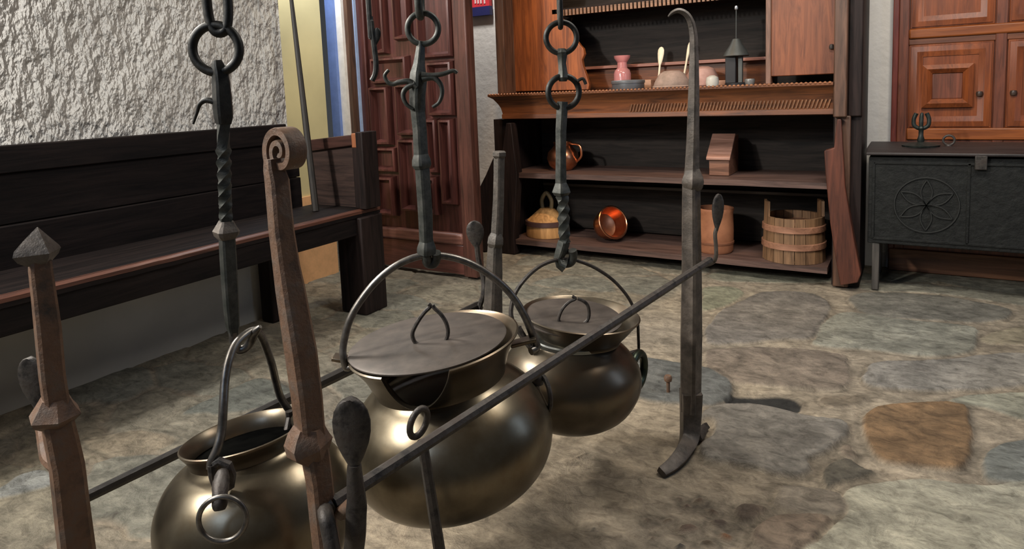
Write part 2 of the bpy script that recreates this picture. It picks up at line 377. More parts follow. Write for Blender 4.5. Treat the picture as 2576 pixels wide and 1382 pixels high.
strip('trim_4', 884, 894, 2.86, plain('navy_gap', (.012, .013, .06)), 'narrow navy strip between door post and carved door')
strip('trim_5', 893, 900, 2.865, plain('daylight_leak_tint', (.40, .52, .75)), 'thin strip painted as daylight leak next to the carved door')  # daylight leaking through the hinge gap, painted as a pale strip

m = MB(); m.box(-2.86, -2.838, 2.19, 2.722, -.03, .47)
tag(m.build('recess_bounce_band', plain('warm_bounce_tint', (.78, .43, .20))), 'lower band of recessed wall painted as warm bounce light under the settle', 'tinted_band', kind='structure')  # warm light bounced off the floor, painted as a peach band

# carved panelled door, opened parallel to the back wall
DY = 2.90
dx0, dx1 = on(893, 200, 1, DY).x, on(1187, 300, 1, DY).x
door = thing('door_1', 'tall dark red carved wooden door with stepped panels standing open', 'door', (dx0, DY, 0)); door['kind'] = 'structure'
MB().box(dx0, dx1 - .075, DY + .012, DY + .05, .015, 2.2).build('door_leaf', DOORZ, door, bevel=.002)
MB().box(dx1 - .085, dx1, DY - .018, DY + .055, .012, 2.2).build('door_stile', wood('door_stile_z', (.05, .022, .016), (.13, .05, .035), 2, .35), door, bevel=.006)
def dpx(x, y): q = on(x, y, 1, DY); return q.x, q.z
MB().box(dx0, dx0 + .105, DY - .014, DY + .02, .02, 2.2).build('door_stile', DOORZ, door, bevel=.006)
zb = dpx(1050, 590)[1]
MB().box(dx0 + .10, dx1 - .08, DY - .012, DY + .02, .02, zb - .035).build('bottom_rail', DOORX, door, bevel=.004)
MB().box(dx0 + .10, dx1 - .08, DY - .022, DY + .02, zb - .035, zb + .03).build('rail_moulding', wood('door_moulding_x', (.13, .055, .042), (.25, .11, .08), 0, .35), door, bevel=.012)
def carved_panel(x0, y0, x1, y1, w=.026, dp=.066):
    """a moulded frame around a sunk field"""
    (a, t), (b, c) = dpx(x0, y0), dpx(x1, y1)
    m = MB()
    o = [(a, c), (b, c), (b, t), (a, t)]; i = [(a + w, c + w), (b - w, c + w), (b - w, t - w), (a + w, t - w)]
    e = w * .35; o2 = [(a - e, c - e), (b + e, c - e), (b + e, t + e), (a - e, t + e)]
    rings = [(o2, DY + .013), (o, DY - dp * .5), ([(x * .6 + u * .4, y * .6 + v * .4) for (x, y), (u, v) in zip(o, i)], DY - dp * .55), ([(x * .35 + u * .65, y * .35 + v * .65) for (x, y), (u, v) in zip(o, i)], DY - dp * .2), (i, DY + .013)]
    vs = [(x, yy, z) for r, yy in rings for x, z in r]
    fs = [(4 * r + k, 4 * r + (k + 1) % 4, 4 * r + 4 + (k + 1) % 4, 4 * r + 4 + k) for r in range(4) for k in range(4)]
    m.add(vs, fs); return m.build('panel_moulding', DOORZ, door, angle=25)
for q in [(938,-70,976,132), (990,-70,1035,96), (1050,-70,1142,140), (940,150,1030,205), (936,222,988,362), (1001,215,1068,338), (1080,160,1146,288),
          (938,372,1003,430), (946,445,998,540), (1008,352,1060,530), (1076,302,1108,432), (1110,302,1150,512), (1070,446,1104,538)]:
    carved_panel(*q)
s = thing('hanging_sign', 'small red and dark blue sign on white wall between carved door and dresser', 'sign', on(1205, 45, 1, 3.93))
a = on(1181, 43, 1, 3.94); b = on(1231, -60, 1, 3.94); zc = on(1205, 18, 1, 3.94).z
MB().box(a.x, b.x, 3.925, 3.955, zc, b.z).build('red_band', plain('sign_red', (.60, .03, .045)), s)
MB().box(a.x - .002, b.x + .002, 3.923, 3.957, a.z, zc).build('blue_band', plain('sign_blue', (.012, .014, .10)), s)
m = MB()
for x in (1196, 1203, 1210, 1219):
    q = on(x, 9, 1, 3.922); m.box(q.x - .006, q.x + .006, 3.921, 3.926, q.z, q.z + .045)
m.build('lettering', plain('sign_white', (.75, .55, .55)), s)

# ---------------------------------------------------------------- long dark settle along the left wall
bench = thing('settle_bench', 'long dark oak settle against the left plaster wall', 'bench', (-2.3, 1.0, 0))
BY0, BY1 = -.45, 2.35
def bench_y(z, x, py): pass
MB().box(-2.535, -2.495, BY0, 2.13, .80, .89).build('top_rail', OAKY, bench, bevel=.004)
MB().box(-2.54, -2.508, BY0, 2.2, .635, .80).build('back_board', OAKY, bench, bevel=.003)
MB().box(-2.54, -2.503, BY0, 2.2, .42, .632).build('back_board', OAKY, bench, bevel=.005)
m = MB()     # seat plank with a worn, wavering front edge
N = 90
for zz in (.455, .49):
    pass
prof = []
for i in range(N + 1):
    y = BY0 + (BY1 - BY0) * i / N
    x = -2.155 + .010 * noise.noise(Vector((y * 3.3, 1.7, 0))) + .004 * noise.noise(Vector((y * 14, 5, 0)))
    prof.append((x, y))
vs = []; fs = []
for x, y in prof: vs += [(-2.505, y, .455), (-2.505, y, .490), (x - .014, y, .490), (x, y, .480), (x, y, .455)]
for i in range(N):
    for k in range(5): fs.append((5 * i + k, 5 * i + (k + 1) % 5, 5 * i + 5 + (k + 1) % 5, 5 * i + 5 + k))
fs += [(0, 1, 2, 3, 4), (5 * N + 4, 5 * N + 3, 5 * N + 2, 5 * N + 1, 5 * N)]
m.add(vs, fs); seat = m.build('seat', OAKY, bench)
vs = []; fs = []
for x, y in prof: vs += [(x - .020, y, .4905), (x - .006, y, .4885), (x + .0015, y, .482), (x + .0015, y, .470), (x - .02, y, .470)]
for i in range(N):
    for k in range(5): fs.append((5 * i + k, 5 * i + (k + 1) % 5, 5 * i + 5 + (k + 1) % 5, 5 * i + 5 + k))
fs += [(0, 1, 2, 3, 4), (5 * N + 4, 5 * N + 3, 5 * N + 2, 5 * N + 1, 5 * N)]
tag(MB().add(vs, fs).build('worn_edge', OAKE, seat), 'reddish worn front edge')
MB().box(-2.20, -2.165, BY0, 2.21, .372, .456).build('apron', OAKY, bench, bevel=.004)
# right-hand end: panel with rails, front post, leg
EY = 2.27
q0 = on(785, 352, 1, EY); q1 = on(893, 338, 1, EY)
m = MB(); m.prism([(-2.50, EY - .02, q0.z), (-2.20, EY - .02, q1.z), (-2.20, EY - .02, q1.z - .05), (-2.50, EY - .02, q0.z - .055)], (0, .05, 0))
m.build('arm_rail', wood('arm_rail_x', (.022, .010, .008), (.07, .03, .022), 0, .4), bench, bevel=.004)
MB().box(-2.50, -2.20, EY, EY + .022, .49, .80).build('end_panel', wood('end_panel_x', (.018, .010, .008), (.06, .034, .026), 0, .5), bench)
ap = MB().box(-2.20, -2.165, EY - .03, EY + .035, .49, q1.z - .06).build('arm_post', OAKZ, bench, bevel=.004)
tag(MB().box(-2.20, -2.165, EY - .03, EY + .035, q1.z - .06, q1.z + .006).build('worn_end', wood('worn_end_z', (.22, .07, .03), (.42, .16, .07), 2, .45), ap, bevel=.004), 'worn orange end grain')
MB().box(-2.165, -2.125, EY - .04, EY + .06, .49, q1.z + .012).build('arm_post', OAKZ, bench, bevel=.004)
MB().box(-2.29, -2.135, 2.20, 2.345, 0, .455).build('leg', OAKZ, bench, bevel=.006)
MB().box(-2.54, -2.46, 1.945, 2.01, 0, .455).build('leg', OAKZ, bench, bevel=.006)
MB().box(-2.29, -2.14, -.40, -.28, 0, .455).build('leg', OAKZ, bench, bevel=.006)

# ---------------------------------------------------------------- dresser
YF = 3.5
def dz(px, py, y=YF): q = on(px, py, 1, y); return q.x, q.z
dr = thing('dresser', 'tall carved walnut dresser with open shelves against the white wall', 'dresser', (-1.2, 3.7, 0))
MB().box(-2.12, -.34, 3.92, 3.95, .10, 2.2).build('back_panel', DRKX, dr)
# counter with moulded, carved front
prof = [(3.44, .985), (3.44, .972), (3.462, .955), (3.475, .925), (3.482, .9), (3.485, .865), (3.478, .86), (3.475, .835), (3.50, .83), (3.94, .83), (3.94, .985)]
m = MB(); x0s = {0: -2.225, 1: -2.225, 2: -2.20, 3: -2.175, 4: -2.16, 5: -2.15, 6: -2.152, 7: -2.15, 8: -2.14, 9: -2.12, 10: -2.14}
n = len(prof); vs = [(x0s[i], y, z) for i, (y, z) in enumerate(prof)] + [(-.322, y, z) for y, z in prof]
m.add(vs, [tuple(range(n)), tuple(range(n, 2 * n))[::-1]] + [(i, (i + 1) % n, n + (i + 1) % n, n + i) for i in range(n)])
counter = m.build('counter', REDX, dr, angle=30)
m = MB()
for i in range(92): # gadrooned upper edge
    x = -2.21 + i * .0206
    m.lathe([(0, -.008), (.006, -.005), (.0085, 0), (.006, .005), (0, .008)], (x, 3.444, .982), 8)
m.build('carved_edge', wood('carved_edge_x', (.14, .05, .02), (.34, .14, .06), 0, .5), counter)
m = MB()
for i in range(58):
    x = -1.33 + i * .0172
    m.beam((x, 3.482, .862), (x + .014, 3.479, .905), .0065, .012, (0, -1, 0))
m.build('rope_carving', wood('rope_carving_x', (.10, .042, .018), (.24, .11, .05), 0, .5), counter)
for z, nm in ((.502, 'shelf'), (.086, 'shelf')):
    m = MB(); N = 40; vs = []; fs = []
    for i in range(N + 1):
        x = -2.13 + 1.79 * i / N; y = 3.475 + .008 * noise.noise(Vector((x * 5, z * 9, 2))); dzv = -.004 * abs(noise.noise(Vector((x * 3, z, 7))))
        vs += [(x, 3.93, z - .022), (x, 3.93, z + .006), (x, y, z + .006 + dzv), (x, y, z - .024 + dzv)]
    for i in range(N):
        for k in range(4): fs.append((4 * i + k, 4 * i + (k + 1) % 4, 4 * i + 4 + (k + 1) % 4, 4 * i + 4 + k))
    fs += [(0, 1, 2, 3), (4 * N + 3, 4 * N + 2, 4 * N + 1, 4 * N)]
    m.add(vs, fs).build(nm, BRNX, dr)
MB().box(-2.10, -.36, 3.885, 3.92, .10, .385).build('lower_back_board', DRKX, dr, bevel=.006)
tag(MB().box(-2.10, -.36, 3.876, 3.889, .372, .39).build('board_lip', wood('board_lip_x', (.05, .04, .032), (.12, .1, .085), 0, .5), dr, bevel=.003), 'pale worn lip')
# shaped side supports below the counter
def shaped(nm, pix, y0, y1, mat, bv=.004):
    return MB().prism([(on(x, y, 1, y0).x, y0, max(on(x, y, 1, y0).z, .001)) for x, y in pix], (0, y1 - y0, 0)).build(nm, mat, dr, bevel=bv)
shaped('leg', [(2073,380),(2098,372),(2102,335),(2106,300),(2116,300),(2126,470),(2146,590),(2166,690),(2158,712),(2114,719),(2100,640),(2088,560),(2076,430)], 3.45, 3.52, wood('leg_wood_z', (.045, .014, .008), (.14, .042, .022), 2, .5))
shaped('leg', [(1273,310),(1285,310),(1300,440),(1292,600),(1296,668),(1204,655),(1197,600),(1203,540),(1207,470),(1222,440),(1240,398),(1262,392)], 3.45, 3.52, OAKZ)
MB().box(-.325, -.205, 3.52, 3.95, 0.0, .84).build('side_panel', OAKZ, dr)
MB().box(-2.24, -2.135, 3.52, 3.95, 0.0, .83).build('side_panel', OAKZ, dr)
MB().box(-.322, -.265, 3.45, 3.62, .82, 2.2).build('post', BRNZ, dr, bevel=.006)
MB().box(-.265, -.205, 3.50, 3.95, .82, 2.2).build('side_panel', OAKZ, dr, bevel=.006)
MB().box(-.318, -.25, 3.49, 3.60, .0, .825).build('post', BRNZ, dr, bevel=.006)
MB().box(-2.19, -2.13, 3.50, 3.95, .985, 2.2).build('side_panel', BRNZ, dr, bevel=.006)
YB = 3.62
pix = [(1282,-60),(1410,-60),(1402,0),(1400,30),(1418,50),(1440,70),(1446,95),(1458,112),(1467,122),(1470,136),(1464,150),(1466,165),(1474,188),(1482,213),(1480,226),(1284,231)]
MB().prism([(on(x, y, 1, YB).x, YB, max(on(x, y, 1, YB).z, .985)) for x, y in pix], (0, .03, 0)).build('scalloped_board', REDZ, dr, bevel=.004)
x0, z0 = dz(1933, 193, YB)
dd = MB().box(x0, -.322, YB, YB + .035, z0, 2.1).build('cupboard_door', wood('cupboard_door_z', (.15, .045, .018), (.29, .095, .038), 2, .5), dr, bevel=.004)
MB().box(x0 - .012, x0 + .014, YB - .012, YB + .04, .985, 2.1).build('door_post', wood('door_post_z', (.12, .06, .04), (.28, .15, .1), 2, .5), dr, bevel=.003)
tag(MB().lathe([(0, -.012), (.010, -.010), (.012, 0), (.008, .012), (0, .014)], on(2092, 118, 1, YB - .012), 16).build('knob', IRON, dd), 'small dark knob')
# plate rack edge with dentils above the counter, ledge behind
_, zt = dz(1640, 12, YB)
rk = MB().box(-1.86, -.64, YB, 3.92, zt + .004, zt + .03).build('plate_shelf', OAKX, dr)
m = MB()
for i in range(48):
    x = -1.79 + i * .0235; m.box(x, x + .0135, YB - .012, YB + .004, zt - .012, zt + .022)
m.build('dentil_edge', wood('dentil_x', (.12, .06, .03), (.28, .15, .085), 0, .5), rk)
_, zr = dz(1660, 160, 3.84)
MB().box(-1.95, -.66, 3.84, 3.92, zr - .012, zr + .006).build('back_ledge', wood('ledge_x', (.2, .085, .06), (.4, .19, .15), 0, .45), dr, bevel=.002)
MB().box(-1.95, -.66, 3.87, 3.92, .985, zr - .012).build('ledge_riser', REDX, dr)

# ---- things on the counter (top z = .986)
CT = .986
def onc(px, y, z=CT): 
    # point on the counter seen in column px at depth y
    q = on(px, 205, 1, y); return Vector((q.x, y, z))
def stand(px, py, y): return on(px, py, 1, y)
GLASS, nt, bb = new_mat('pink_glass', .08); bb.inputs['Base Color'].default_value = (.85, .42, .42, 1); bb.inputs['Transmission Weight'].default_value = .55; bb.inputs['IOR'].default_value = 1.45
c = onc(1566, 3.74); s_ = pxs(c)
h = (on(1566, 140, 1, 3.74).z - CT)
bt = thing('glass_bottle', 'short pink glass bottle with flared lip on dresser counter', 'bottle', c)
MB().lathe([(0, 0), (.045, 0), (.05, .006), (.05, h * .46), (.044, h * .56), (.030, h * .63), (.028, h * .80), (.046, h * .93), (.048, h), (.042, h), (.024, h * .82), (.024, h * .66), (.040, h * .5), (.044, .012), (0, .01)], c, 32).build('bottle_body', GLASS, bt)
c = onc(1580, 3.60); tn = thing('round_tin', 'low round bluish metal tin in front of pink bottle on counter', 'tin', c)
MB().lathe([(0, 0), (.088, 0), (.09, .004), (.09, .034)], c, 40).build('tin_body', plain('tin_blue', (.16, .18, .2), .4, .5), tn)
MB().lathe([(.093, .032), (.094, .036), (.094, .046), (.09, .05), (.03, .052), (0, .052)], c, 40).build('lid', plain('tin_lid', (.2, .22, .24), .4, .5), tn)
c = onc(1618, 3.80); tag(MB().box(c.x - .055, c.x + .05, 3.79, 3.85, CT, CT + .05).build('small_box', wood('small_box_x', (.3, .17, .1), (.5, .3, .2), 0), bevel=.003), 'small pale wooden box between round tin and overturned bowls', 'box')
BOWL = speckled('weathered_bowl', (.2, .15, .12), (.34, .25, .21), 16, .65)
c = onc(1690, 3.57); bw = thing('overturned_bowl', 'greyish wooden bowl lying overturned in front on dresser counter', 'bowl', c)
MB().lathe([(.098, 0), (.1, .006), (.09, .035), (.066, .075), (.04, .09), (0, .092)], c, 40).build('bowl_body', BOWL, bw)
MB().lathe([(.1, 0), (.104, .004), (.1, .010), (.095, .012)], c, 40).build('rim_band', BOWL, bw)
c = onc(1766, 3.74); tag(MB().lathe([(.092, 0), (.097, .006), (.088, .05), (.066, .095), (.035, .108), (0, .11)], c, 40).build('overturned_bowl', speckled('pinkish_bowl', (.3, .16, .13), (.45, .28, .24), 12, .6)), 'pinkish wooden bowl overturned behind the greyish bowl on the counter', 'bowl')
PALE = plain('pale_horn', (.85, .80, .62), .45)
def spoon(label, pb, pt, y, y2, w):
    a = on(*pb, 1, y); b = on(*pt, 1, y2)
    a = Vector((a.x, y, CT + .01)); d = b - a
    t = thing('spoon', label, 'spoon', a)
    pts = [a + d * k for k in (0, .2, .4, .55)]
    MB().tube(cr(pts, 4), [.006] * 13, 10).build('spoon_handle', PALE, t)
    pts = [a + d * k for k in (.53, .6, .7, .82, .92, .98, 1.0)]
    MB().tube(pts, [(.006, .006), (.008, w * .6), (.008, w * .8), (.008, w), (.007, w * .95), (.005, w * .6), (.002, .003)], 14, ref=(0, 1, 0)).build('spoon_bowl', PALE, t)
spoon('cream horn spoon standing upright behind the overturned bowls', (1655, 205), (1664, 118), 3.79, 3.825, .019)
spoon('cream spoon tip showing beside the hooked iron post', (1716, 205), (1736, 106), 3.825, 3.83, .010)
c = onc(1795, 3.70); tag(MB().box(c.x - .03, c.x + .075, 3.70, 3.76, CT, CT + .028).build('wooden_block', wood('block_x', (.35, .2, .14), (.55, .36, .28), 0), bevel=.003), 'small pinkish wooden block beside the dark lantern on counter', 'block')
c = onc(1792, 3.60); tag(MB().lathe([(0, 0), (.03, 0), (.034, .02), (.03, .045), (.012, .055), (0, .056)], c, 24).build('salt_cellar', plain('white_ware', (.5, .5, .45), .4)), 'tiny white pot behind hooked post on counter', 'pot')
# lantern
c = onc(1852, 3.66)
lm = thing('lantern', 'dark metal lantern with conical hood on dresser counter', 'lantern', c)
LMET = plain('lantern_metal', (.085, .09, .085), .5, .5); LDRK = plain('lantern_dark', (.016, .016, .018), .5, .2)
zt2 = on(1853, 96, 1, 3.66).z; zb2 = on(1853, 140, 1, 3.66).z
MB().lathe([(.062, zb2 - CT - .004), (.066, zb2 - CT), (.056, zb2 - CT + .02), (.032, (zt2 + zb2) / 2 - CT + .012), (.018, zt2 - CT - .004), (0, zt2 - CT)], c, 36).build('hood', LMET, lm)
MB().box(c.x - .05, c.x + .004, 3.63, 3.69, CT + .012, zb2 - .004).build('lamp_glass_box', LDRK, lm, bevel=.003)
MB().box(c.x + .012, c.x + .034, 3.645, 3.668, CT + .012, zb2 - .003).build('post', LMET, lm, bevel=.002)
MB().lathe([(0, 0), (.058, 0), (.058, .010), (.05, .014), (0, .014)], c, 32).build('base', LDRK, lm)
tp = on(1852, 20, 1, 3.66); 
MB().tube([Vector((c.x, 3.66, zt2 - .004)), Vector((tp.x, 3.66, tp.z))], .003, 8).build('hanging_rod', LMET, lm)
MB().lathe([(0, -.014), (.008, -.008), (.01, 0), (.008, .01), (0, .014)], tp, 16).build('knob', plain('bright_metal', (.55, .55, .55), .3, .8), lm)
c = onc(1886, 3.64); tag(MB().lathe([(0, 0), (.022, 0), (.027, .02), (.024, .03), (.02, .03), (.02, .008), (0, .006)], c, 24).build('small_cup', plain('grey_pewter', (.2, .2, .19), .4, .4)), 'tiny grey metal cup right of the dark lantern', 'cup')

# ---- things on the two lower shelves
S1, S2 = .509, .093
c = on(1417, 420, 1, 3.66); c.z = S1
pt = thing('copper_jug', 'round copper pot in the dark left end of the upper shelf', 'pot', c)
MB().lathe([(0, 0), (.055, 0), (.085, .03), (.098, .07), (.09, .11), (.065, .135), (.052, .15), (.058, .17), (.05, .17), (.045, .15), (.055, .13), (.08, .1), (.08, .05), (0, .01)], c, 40).build('pot_body', COPPER, pt)
MB().tube(cr([c + Vector((.056, 0, .16)), c + Vector((.12, -.01, .15)), c + Vector((.13, -.01, .09)), c + Vector((.092, 0, .05))], 5), .007, 10).build('handle', COPPER, pt)
# salt box
sx0, sx1 = on(1778, 430, 1, 3.60).x, on(1838, 430, 1, 3.60).x
sb = thing('salt_box', 'small brown wooden box with sloping lid on upper shelf of dresser', 'box', ((sx0 + sx1) / 2, 3.68, S1))
zl = on(1800, 402, 1, 3.60).z; zh = on(1800, 342, 1, 3.72).z
SBW = wood('salt_box_x', (.10, .045, .025), (.25, .12, .075), 0, .45)
MB().box(sx0 + .012, sx1 - .008, 3.60, 3.82, S1, zl).build('box_body', SBW, sb, bevel=.003)
MB().prism([(sx0 + .012, 3.61, zl), (sx0 + .012, 3.82, zl), (sx0 + .012, 3.82, zh + .0), (sx0 + .012, 3.72, zh)], (sx1 - sx0 - .02, 0, 0)).build('box_side', SBW, sb)
MB().prism([(sx0, 3.585, zl - .002), (sx0, 3.585, zl + .012), (sx0, 3.72, zh + .014), (sx0, 3.72, zh)], (sx1 - sx0, 0, 0)).build('lid', wood('salt_lid_x', (.2, .10, .07), (.36, .2, .15), 0, .4), sb, bevel=.003)
# coopered butter churn / conical vessel
c = on(1378, 590, 1, 3.66); c.z = S2; s_ = pxs(c)
ch = thing('conical_vessel', 'golden wooden cone shaped vessel with dark band on bottom shelf', 'vessel', c)
OAKG = wood('golden_wood_z', (.34, .16, .05), (.62, .34, .13), 2, .5)
r0 = 54 * s_; hz = (on(1372, 525, 1, 3.66).z - S2)
MB().lathe([(0, 0), (r0 * .98, 0), (r0, .01), (r0 * .97, hz * .50), (r0 * .93, hz * .60), (r0 * .9, hz * .62), (r0 * .36, hz), (r0 * .3, hz + .006), (0, hz + .006)], c, 40).build('vessel_body', OAKG, ch)
MB().lathe([(r0 * 1.0, hz * .42), (r0 * 1.03, hz * .43), (r0 * 1.02, hz * .58), (r0 * .96, hz * .6)], c, 40).build('hoop', plain('dark_hoop', (.07, .035, .03), .5), ch)
MB().tube(cr([c + Vector((-.03, 0, hz)), c + Vector((-.034, 0, hz + .055)), c + Vector((0, 0, hz + .10)), c + Vector((.034, 0, hz + .055)), c + Vector((.03, 0, hz))], 6), .013, 12).build('handle', wood('olive_wood_z', (.12, .09, .04), (.26, .2, .11), 2, .5), ch)
# copper bowl lying on its side
c = on(1535, 570, 1, 3.64); c.z = S2 + .104
cb = thing('copper_bowl', 'shiny copper bowl tipped on its side on the bottom shelf', 'bowl', (c.x, c.y, S2))
ax = Vector((-.72, .42, -.34)).normalized(); M3 = Vector((0, 0, 1)).rotation_difference(ax).to_matrix()
MB().lathe([(0, .09), (.045, .086), (.08, .06), (.092, .02), (.095, -.03), (.1, -.035), (.09, -.035), (.086, .015), (.072, .052), (0, .078)], c, 40, M3).build('bowl_body', COPPER, cb)
MB().tube([c + ax * (-.033) + M3 @ Vector((.097 * math.cos(t * .2618), .097 * math.sin(t * .2618), 0)) for t in range(24)], .006, 8, closed=True).build('rim', COPPER, cb)
# clay jar
c = on(1800, 605, 1, 3.62); c.z = S2; s_ = pxs(c); hz = on(1800, 522, 1, 3.62).z - S2
cj = thing('clay_jar', 'orange brown cylindrical clay jar on bottom shelf behind hooked post', 'jar', c)
MB().lathe([(0, 0), (.085, 0), (.092, .012), (.095, hz * .5), (.092, hz * .9), (.097, hz * .96), (.095, hz), (.084, hz), (.082, hz * .9), (.08, .02), (0, .015)], c, 40).build('jar_body', speckled('clay', (.30, .12, .06), (.46, .2, .10), 10, .55), cj)
MB().lathe([(.093, hz * .2), (.097, hz * .21), (.097, hz * .25), (.0935, hz * .26)], c, 40).build('foot_band', plain('clay_dark', (.2, .08, .04)), cj)
# coopered bucket
c = on(1996, 640, 1, 3.62); c.z = S2; s_ = pxs(c); r0 = 74 * s_; hz = on(1996, 540, 1, 3.62).z - S2
bk = thing('wooden_bucket', 'coopered wooden bucket with raised stave ears on bottom shelf', 'bucket', c)
BKW = wood('bucket_z', (.12, .065, .032), (.27, .15, .075), 2, .55)
m = MB(); ns = 18
for k in range(ns):
    a0, a1 = 2 * math.pi * (k + .03) / ns, 2 * math.pi * (k + .97) / ns
    ang = (a0 + a1) / 2
    ear = abs(math.atan2(math.sin(ang - math.pi * 1.11), math.cos(ang - math.pi * 1.11))) < .2 or abs(math.atan2(math.sin(ang - math.pi * .11), math.cos(ang - math.pi * .11))) < .2
    top = hz + (.075 if ear else 0); ro, ri = r0, r0 - .014
    vs = []
    for z, f in ((0, 1.0), (hz, .95), (top, .94)):
        for r, a in ((ro * f, a0), (ro * f, a1), (ri * f, a1), (ri * f, a0)):
            vs.append(c + Vector((r * math.cos(a), r * math.sin(a), z)))
    fs = [(3, 2, 1, 0), (8, 9, 10, 11)] + [(4 * l + q, 4 * l + (q + 1) % 4, 4 * l + 4 + (q + 1) % 4, 4 * l + 4 + q) for l in range(2) for q in range(4)]
    m.add(vs, fs)
m.lathe([(0, .004), (r0 - .01, .004), (r0 - .01, .016), (0, .016)], c, 36)
m.build('stave_body', BKW, bk, bevel=.003)
for z in (.30, .68): 
    f = 1 - .05 * z
    MB().lathe([(r0 * f, hz * z), (r0 * f + .006, hz * z + .002), (r0 * f + .005, hz * z + .03), (r0 * f - .001, hz * z + .032)], c, 48).build('hoop', wood('hoop_x', (.20, .09, .05), (.40, .2, .12), 0, .5), bk)

# ---------------------------------------------------------------- black chest
ck = thing('carved_chest', 'low black carved wooden chest right of the dresser', 'chest', (.3, 3.7, 0))
CX0, CX1 = -.172, .80
MB().box(CX0, CX1, 3.50, 3.885, .226, .632).build('chest_body', CHEST, ck, bevel=.004)
m = MB(); m.prism([(CX0 - .012, 3.478, .642), (CX0 - .012, 3.478, .655), (CX0 - .012, 3.56, .672), (CX0 - .012, 3.885, .672), (CX0 - .012, 3.892, .642)], (CX1 - CX0 + .03, 0, 0))
lid = m.build('lid', wood('chest_lid_x', (.010, .008, .008), (.035, .026, .024), 0, .5), ck, bevel=.004)
for x in (CX0 + .02, CX1 - .06):
    for y in (3.505, 3.83):
        MB().box(x, x + .03, y, y + .045, 0, .228).build('leg', wood('chest_leg_z', (.04, .036, .032), (.09, .08, .07), 2, .5), ck, bevel=.004)
c0 = on(2330, 517, 1, 3.497)
m = MB()
for k in range(6):          # carved six petal rosette
    a = math.pi / 6 + k * math.pi / 3; u = Vector((math.cos(a), 0, math.sin(a))); w = Vector((-math.sin(a), 0, math.cos(a)))
    pts = []
    for i in range(9):
        t = i / 8; pts.append(c0 + u * (.115 * t) + w * (.022 * math.sin(math.pi * t)))
    pts2 = [c0 + u * (.115 * (i / 8)) - w * (.022 * math.sin(math.pi * i / 8)) for i in range(9)]
    m.tube(pts, .0032, 6); m.tube(pts2, .0032, 6)
m.tube([c0 + Vector((.125 * math.cos(t * math.pi / 18), 0, .125 * math.sin(t * math.pi / 18))) for t in range(36)], .0035, 6, closed=True)
m.build('rosette_carving', plain('chest_relief', (.014, .015, .0135), .6), ck)
m = MB()
for (xa, xb, za, zb_) in ((CX0 + .02, CX1 - .02, .60, .612), (CX0 + .02, CX1 - .02, .245, .257), (CX0 + .015, CX0 + .027, .25, .61), (c0.x + .15, c0.x + .162, .25, .61)):
    m.box(xa, xb, 3.4955, 3.502, za, zb_)
m.build('carved_border', CHEST, ck, bevel=.002)
m = MB()
q = on(2468, 398, 1, 3.49); m.box(q.x - .022, q.x + .022, 3.474, 3.502, q.z - .05, q.z + .012)
m.build('lock_plate', IRON, ck, bevel=.003)
# candlestick and ring on the chest
c = on(2316, 368, 1, 3.62); c.z = .672
cs = thing('iron_candlestick', 'dark iron forked candle holder standing on the black chest', 'candlestick', c)
CSM = speckled('dark_green_iron', (.012, .018, .014), (.05, .055, .05), 40, .45, .5, .3)
MB().lathe([(0, 0), (.075, 0), (.078, .008), (.05, .016), (.02, .022), (0, .022)], c, 28).build('base_plate', CSM, cs)
hh = on(2316, 285, 1, 3.62).z - .672
MB().lathe([(.012, .02), (.016, .03), (.010, .05), (.010, hh * .5), (.016, hh * .55), (.012, hh * .6), (0, hh * .6)], c, 16).build('stem', CSM, cs)
for sgn in (-1, 1):
    MB().tube(cr([c + Vector((0, 0, hh * .52)), c + Vector((sgn * .026, 0, hh * .62)), c + Vector((sgn * .030, 0, hh * .82)), c + Vector((sgn * .02, 0, hh))], 5), [.009] * 16, 10).build('prong', CSM, cs)
MB().tube(cr([c + Vector((0, 0, hh * .55)), c + Vector((0, 0, hh * .8)), c + Vector((.002, 0, hh * 1.02))], 4), [.008, .008, .009, .009, .009, .009, .008, .007, .003], 10).build('spike', CSM, cs)
c = on(2387, 352, 1, 3.66); c.z = .672
rg = thing('iron_ring_handle', 'small upright iron ring beside the candle holder on the chest', 'ring', c)
MB().tube([c + Vector((.022 * math.cos(t * .2618), 0, .026 + .022 * math.sin(t * .2618))) for t in range(24)], .005, 8, closed=True).build('ring', IRON, rg)
MB().lathe([(0, 0), (.014, 0), (.012, .006), (0, .008)], c, 16).build('base', IRON, rg)

# ---------------------------------------------------------------- pine panelled cupboard in the back wall
PY = 3.93
def px_(x, y): q = on(x, y, 1, PY); return q.x, q.z
pc = thing('pine_cupboard', 'orange pine cupboard with square panelled doors behind black chest', 'cupboard', (.35, 3.95, 0))
fx0 = px_(2246, 200)[0]
MB().box(fx0, 1.3, PY + .006, PY + .03, .02, 2.3).build('carcass', PINED, pc)
MB().box(fx0 - .004, fx0 + .022, PY - .012, PY + .03, 0, 2.3).build('outer_stile', wood('red_stile_z', (.10, .02, .014), (.2, .045, .03), 2, .4), pc, bevel=.004)
MB().box(fx0 + .022, px_(2284, 200)[0], PY - .006, PY + .03, .02, 2.3).build('stile', PINED, pc, bevel=.004)
z95 = px_(2400, 92)[1]; z70 = px_(2400, 66)[1]
xL, xM0, xM1 = px_(2284, 200)[0], px_(2500, 200)[0], px_(2530, 200)[0]
MB().box(xL, 1.3, PY - .014, PY + .02, z95, z70).build('middle_rail', PINEX, pc, bevel=.008)
MB().box(xL, 1.3, PY - .004, PY + .02, z95 - .03, z95).build('middle_rail', wood('rail_dark_x', (.09, .03, .015), (.2, .07, .03), 0, .45), pc, bevel=.004)  # darker wood on the rail's lower step
MB().box(xM0, xM1, PY - .008, PY + .02, .64, 2.3).build('stile', PINED, pc, bevel=.004)
zb0 = px_(2400, 352)[1]; zb1 = px_(2400, 322)[1]
